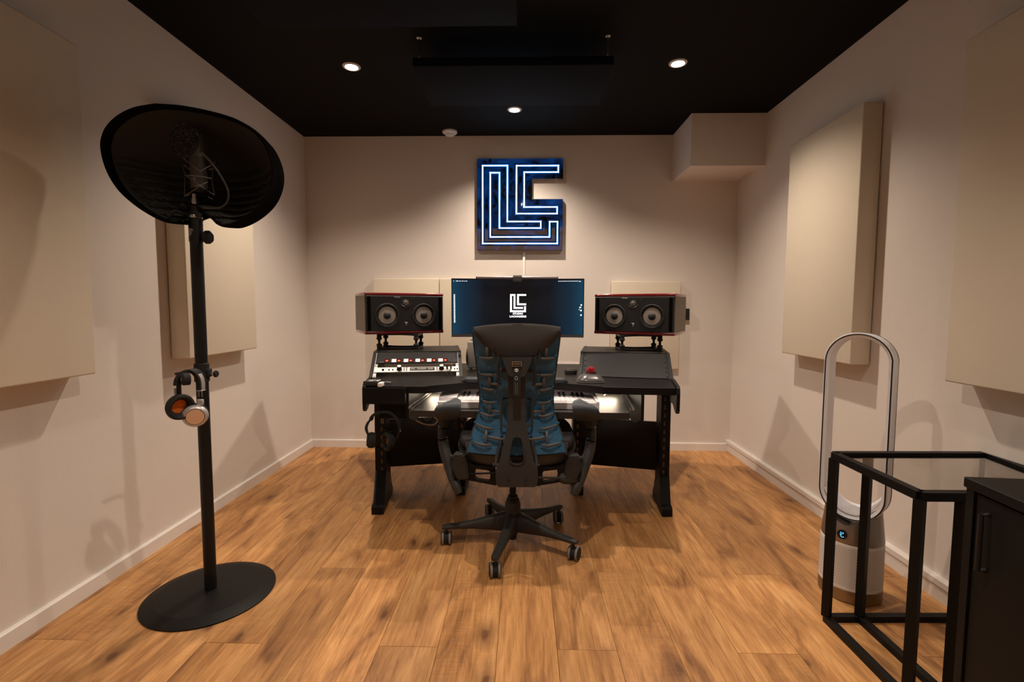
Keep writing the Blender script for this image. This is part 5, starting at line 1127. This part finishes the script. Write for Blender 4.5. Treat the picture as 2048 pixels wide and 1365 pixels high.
# gas lift and base
HX, HY = -0.045, 2.155
bm = bm_new(); lathe(bm, [(0.0145, 0.20), (0.0145, 0.335)], 20, origin=(HX, HY, 0)); lathe(bm, [(0.0, 0.335), (0.0145, 0.335)], 20, origin=(HX, HY, 0)); obj('gas_lift', bm, M['powder'], t, world=True)
bm = bm_new(); lathe(bm, [(0.0, 0.226), (0.015, 0.226), (0.022, 0.222), (0.023, 0.212), (0.028, 0.208), (0.029, 0.196), (0.024, 0.192)], 24, origin=(HX, HY, 0)); obj('lift_collar', bm, M['rubber'], t, world=True)
bm = bm_new(); lathe(bm, [(0, 0.045), (0.022, 0.045), (0.026, 0.07), (0.034, 0.085), (0.036, 0.12), (0.035, 0.185), (0.031, 0.197), (0, 0.198)], 24, origin=(HX, HY, 0)); obj('hub', bm, M['grey'], t, world=True)
bm = bm_new(); lathe(bm, [(0, 0.022), (0.018, 0.022), (0.019, 0.05), (0, 0.05)], 20, origin=(HX, HY, 0)); obj('lift_end', bm, M['rubber'], t, world=True)
for k, ang in enumerate((-102, -30, 42, 114, 186)):
    a = math.radians(ang); d = V(math.cos(a), math.sin(a), 0); o_ = V(HX, HY, 0)
    bm = bm_new(); rows_ = []
    for r_, z0, z1, hw_ in ((0.020, 0.060, 0.150, 0.030), (0.05, 0.062, 0.146, 0.027), (0.11, 0.069, 0.130, 0.021), (0.18, 0.076, 0.113, 0.018), (0.25, 0.078, 0.101, 0.0175), (0.300, 0.076, 0.096, 0.0175), (0.318, 0.078, 0.092, 0.012)):
        n_ = V(-d.y, d.x, 0); c_ = o_+d*r_; ring = []
        for q_ in range(12):
            th_ = 2*PI*q_/12; ring.append(c_+n_*hw_*math.copysign(abs(math.cos(th_))**0.6, math.cos(th_))+V(0, 0, (z0+z1)/2+(z1-z0)/2*math.copysign(abs(math.sin(th_))**0.7, math.sin(th_))))
        rows_.append(ring+[ring[0]])
    grid(bm, rows_); bmesh.ops.remove_doubles(bm, verts=bm.verts, dist=1e-6); bmesh.ops.holes_fill(bm, edges=bm.edges, sides=20); obj('base_leg', bm, M['grey'], t, world=True, smooth=60)
    swv = math.radians((70, 20, 10, 10, 90)[k]); ca = V(math.cos(swv), math.sin(swv), 0) if False else V(math.cos(math.radians((8, -25, 5, 8, 5)[k])), math.sin(math.radians((8, -25, 5, 8, 5)[k])), 0)
    cc_ = o_+d*0.300; bk_ = V(-ca.y, ca.x, 0); wc = cc_+bk_*0.012+V(0, 0, 0.0305)
    bm = bm_new(); cyl(bm, cc_+V(0, 0, 0.055), cc_+V(0, 0, 0.082), 0.006, seg=10)
    lathe(bm, [(0, -0.011), (0.022, -0.011), (0.026, -0.008), (0.026, 0.008), (0.022, 0.011), (0, 0.011)], 20, origin=wc+V(0, 0, 0.001), axis=ca); cs = obj('caster', bm, M['rubber'], t, world=True)
    for sd in (-1, 1):
        bm = bm_new(); lathe(bm, [(0.0275, sd*0.010), (0.0303, sd*0.012), (0.0303, sd*0.018), (0.0275, sd*0.0205)], 28, origin=wc, axis=ca); obj('tyre', bm, M['tyre'], cs, world=True)
        bm = bm_new(); lathe(bm, [(0.0275, sd*0.0205), (0.024, sd*0.0235), (0, sd*0.0245)], 28, origin=wc, axis=ca); obj('wheel_face', bm, M['rubber'], cs, world=True)

# ------------------------------------------------------------------ tower fan
FX, FY = 1.243, 1.815; FA = math.radians(50)          # turned towards the left front
t = thing('tower_fan', 'white and nickel air purifier tower fan with a tall open loop', 'fan', (FX, FY, 0), rz=-FA)
bm = bm_new(); lathe(bm, [(0, 0), (0.099, 0), (0.102, 0.003), (0.102, 0.046), (0.1005, 0.047)], 64); obj('foot_ring', bm, M['bronze'], t)
bm = bm_new(); lathe(bm, [(0.0995, 0.046), (0.1015, 0.048), (0.1005, 0.215), (0.0985, 0.217)], 64); fb = obj('filter_cover', bm, M['whitep'], t)
# perforations in staggered rows, geometry shared as one part
bm = bm_new(); nr = 26; na = 92
for i in range(nr):
    z = 0.062+i*(0.142/(nr-1))
    for j in range(na):
        a = 2*PI*(j+0.5*(i % 2))/na; d = V(math.cos(a), math.sin(a), 0); s_ = V(-d.y, d.x, 0); c_ = d*0.1017+V(0, 0, z); w1, h1 = 0.0021, 0.0015
        vs = [bm.verts.new(c_+s_*x+V(0, 0, y)) for x, y in ((-w1, 0), (0, -h1), (w1, 0), (0, h1))]; bm.faces.new(vs)
obj('perforations', bm, M['perf'], fb, smooth=0, kind='stuff')
bm = bm_new(); Rw = []
for k in range(65):
    a = 2*PI*k/64; c_, s_ = math.cos(a), math.sin(a); hz_ = 0.300+0.040*abs(c_)**2.0*1.0-0.018*(1-abs(c_))
    Rw.append((a, hz_))
rows_ = [[V(math.cos(a)*r_, math.sin(a)*r_, z if z > 0 else hz_) for a, hz_ in Rw] for r_, z in ((0.0990, 0.217), (0.1005, 0.221))]
rows_ += [[V(math.cos(a)*0.0880*(1-0.03*0), math.sin(a)*0.0880, hz_) for a, hz_ in Rw], [V(math.cos(a)*0.070, math.sin(a)*0.070, hz_-0.022) for a, hz_ in Rw], [V(0, 0, 0.272) for a in Rw]]
grid(bm, rows_); bmesh.ops.remove_doubles(bm, verts=bm.verts, dist=1e-5); obj('upper_body', bm, M['nickel'], t, smooth=40)
dv = V(0, -1, 0); q = V(-0.004, -0.0962, 0.249)
bm = bm_new(); lathe(bm, [(0.0165, -0.004), (0.0165, 0.001), (0.0155, 0.0016), (0, 0.0018)], 32, origin=q, axis=(0, -1, 0.16)); dsp = obj('display', bm, M['screenblack'], t)
bm = bm_new(); tube(bm, [q+V(0.002+0.0052*math.cos(a), -0.0026, -0.003+0.0058*math.sin(a)) for a in [math.radians(100+k*235/14) for k in range(15)]], 0.0010, 6)
for x, z in ((-0.003, 0.0068), (0.004, 0.0068)): box(bm, q+V(x, -0.0026, z), (0.0032, 0.0012, 0.0036))
box(bm, q+V(-0.005, -0.0026, 0.0), (0.0012, 0.0012, 0.004)); obj('display_symbol', bm, M['bluled'], dsp)
def loop(w_, z0, z1, n=20):
    r_ = w_; P = []
    for k in range(n+1): a = PI*k/n; P.append((r_*math.cos(a), z1-r_+r_*math.sin(a)))
    for k in range(n+1): a = PI+PI*k/n; P.append((r_*math.cos(a), z0+r_+r_*math.sin(a)))
    return P
LZ0, LZ1, LW = 0.287, 0.985, 0.108
secs = [(-0.036, LW-0.013), (-0.040, LW-0.007), (-0.0385, LW-0.002), (-0.036, LW+0.001), (0.030, LW-0.003), (0.034, LW-0.010), (0.030, LW-0.017), (-0.034, LW-0.0165), (-0.036, LW-0.013)]
bm = bm_new(); rows_ = []
for y, w_ in secs: P = loop(w_, LZ0+(LW-w_), LZ1-(LW-w_)); rows_.append([V(x, y, z) for x, z in P]+[V(P[0][0], y, P[0][1])])
grid(bm, rows_); bmesh.ops.remove_doubles(bm, verts=bm.verts, dist=1e-6); lp = obj('air_loop', bm, M['whitegrey'], t, smooth=50)
bm = bm_new(); P = loop(LW-0.0045, LZ0+0.0045, LZ1-0.0045); tube(bm, [V(x, -0.0405, z) for i, (x, z) in enumerate(P) if i != 0 and not (i > 0 and (V(x, 0, z)-V(P[i-1][0], 0, P[i-1][1])).length < 1e-5)], 0.0022, 8, closed=True); obj('black_slot', bm, M['black'], lp)
bm = bm_new(); P = loop(LW-0.0022, LZ0+0.003, LZ1-0.003); tube(bm, [V(x, 0.026, z) for i, (x, z) in enumerate(P) if i != 0 and not (i > 0 and (V(x, 0, z)-V(P[i-1][0], 0, P[i-1][1])).length < 1e-5)], 0.0016, 6, closed=True); obj('rear_seam', bm, M['dim'], lp)
bm = bm_new(); lathe(bm, [(0.094, 0.36), (0.090, 0.30)], 8) if False else None
bm = bm_new(); P = []
for k in range(11):
    f = -1+2*k/10; zt = LZ0+0.020+0.075*abs(f)**2.4; P.append([V(f*0.090, y, zt+0.022*max(0, (y+0.01)/0.04)) for y in (-0.034, -0.018, -0.004, 0.012, 0.030)])
solid(bm, P, V(0, 0, 0.004)); obj('loop_floor', bm, M['whitegrey'], t, smooth=60)

# ------------------------------------------------------------------ glass side table (open black frame)
A0 = V(1.030, 1.605, 0); zT = 0.590
def tt(px, py): return fl(px, py, zT)
Ct = tt(1841, 985); Dt = tt(1925, 985); Et = tt(1972, 906.5); Ft = tt(2110, 958); At = tt(1669, 906)
t = thing('side_table', 'low black metal-framed side table with a smoked glass top', 'table', (At.x, At.y, 0))
Gt = V(Dt.x+0.42, Dt.y+0.0, zT)
poly = [At, Ct, V(Dt.x+0.13, Dt.y, zT), V(Ft.x, Ft.y-0.10, zT), Ft, Et]
poly = [V(p.x, p.y, zT) for p in poly]
def bar(name, a, b, w_=0.0235, h_=0.0235, m=None):
    a = Vector(a); b = Vector(b); d = (b-a).normalized(); bm = bm_new()
    up = V(0, 0, 1) if abs(d.z) < 0.9 else V(0.55, -0.83, 0).normalized(); s_ = d.cross(up).normalized(); u_ = s_.cross(d).normalized()
    vs = []
    for p in (a, b):
        for x, y in ((-1, -1), (1, -1), (1, 1), (-1, 1)): vs.append(bm.verts.new(p+s_*x*w_/2+u_*y*h_/2))
    for f in ((0, 1, 2, 3), (7, 6, 5, 4), (0, 4, 5, 1), (1, 5, 6, 2), (2, 6, 7, 3), (3, 7, 4, 0)): bm.faces.new([vs[i] for i in f])
    return obj(name, bm, M['powder'], t, world=True, smooth=0)
dn = V(0, 0, -0.0095)
for a, b in zip(poly, poly[1:]+poly[:1]): bar('top_rail', a+dn, b+dn)
cpt = sum(poly, V(0, 0, 0))/len(poly)
bm = bm_new(); prism(bm, [cpt+(p-cpt)*0.955+V(0, 0, -0.012) for p in poly], (0, 0, 0.006)); obj('glass_top', bm, M['glass'], t, world=True, smooth=0, label='smoked glass pane')
fz = V(0, 0, 0.0095)
def leg(p, nm='leg'): bar(nm, V(p.x, p.y, 0.019), V(p.x, p.y, zT-0.019)); return V(p.x, p.y, 0)
LA = leg(At); LC = leg(Ct); LD = leg(Dt)
Bt = At+(Et-At)*0.225; LB = leg(Bt)
bar('floor_rail', LA+fz, LC+fz); bar('floor_rail', LA+fz, V(Et.x, Et.y, 0)+fz); bar('floor_rail', LB+fz, LB+(LC-LA)+fz)
bar('floor_rail', LC+fz, LD+fz); leg(Et); 

# ------------------------------------------------------------------ black cabinet at the right edge
zk = 0.74; K0 = fl(1935, 955, zk)
t = thing('black_cabinet', 'tall black cabinet with a shadowed handle at the right photo edge', 'cabinet', (K0.x, K0.y, 0))
kd = (fl(2048, 1003, zk)-K0); kd.z = 0; kd.normalize(); kn = V(-kd.y, kd.x, 0)      # front runs along kd
if kn.x < 0: kn = -kn
LF, DP = 0.80, 0.50
def kb(bm, u0, u1, v0, v1, z0, z1):
    vs = [bm.verts.new(K0*1.0+kd*u+kn*v+V(0, 0, z-K0.z)) for z in (z0, z1) for u, v in ((u0, v0), (u1, v0), (u1, v1), (u0, v1))]
    for f in ((0, 3, 2, 1), (4, 5, 6, 7), (0, 1, 5, 4), (1, 2, 6, 5), (2, 3, 7, 6), (3, 0, 4, 7)): bm.faces.new([vs[i] for i in f])
bm = bm_new(); kb(bm, -0.004, LF, -0.004, DP, zk-0.020, zk); bmesh.ops.bevel(bm, geom=list(bm.edges), offset=0.0015, segments=1, affect='EDGES'); obj('top', bm, M['cab'], t, world=True)
bm = bm_new(); kb(bm, 0.0, 0.018, 0.0, DP, 0.0, zk-0.0205); obj('side_panel', bm, M['cab'], t, world=True, smooth=0)
bm = bm_new(); kb(bm, LF-0.02, LF-0.002, 0.0, DP, 0.0, zk-0.0205); obj('side_panel', bm, M['cab'], t, world=True, smooth=0)
bm = bm_new(); kb(bm, 0.0185, LF-0.0205, DP-0.02, DP-0.002, 0.0, zk-0.0205); obj('back_panel', bm, M['cab'], t, world=True, smooth=0)
bm = bm_new(); kb(bm, 0.021, LF-0.023, 0.004, 0.020, 0.02, zk-0.026); dr_ = obj('door', bm, M['cab'], t, world=True, smooth=0)
bm = bm_new(); a = K0+kd*0.050-kn*0.010; tube(bm, [a+V(0, 0, -0.055)+kn*0.014, a+V(0, 0, -0.055), a+V(0, 0, -0.165), a+V(0, 0, -0.165)+kn*0.014], 0.0045, 8); obj('handle', bm, M['black'], dr_, world=True)

# ------------------------------------------------------------------ groups of like things
GROUPS = {'ceiling_downlight': 'recessed ceiling spotlights', 'acoustic_panel': 'cream fabric acoustic panels on the walls', 'ceiling_panel': 'black panels hanging from the ceiling',
          'studio_speaker': 'studio speakers beside the screen', 'isolation_stand': 'isolation stands under the speakers', 'cable': 'loose cables around the desk', 'light_strip': 'light strips under the worktop'}
for o in list(C.objects):
    base = o.name.split('.')[0]
    if o.parent is None and base in GROUPS and 'category' in o: o['group'] = GROUPS[base]
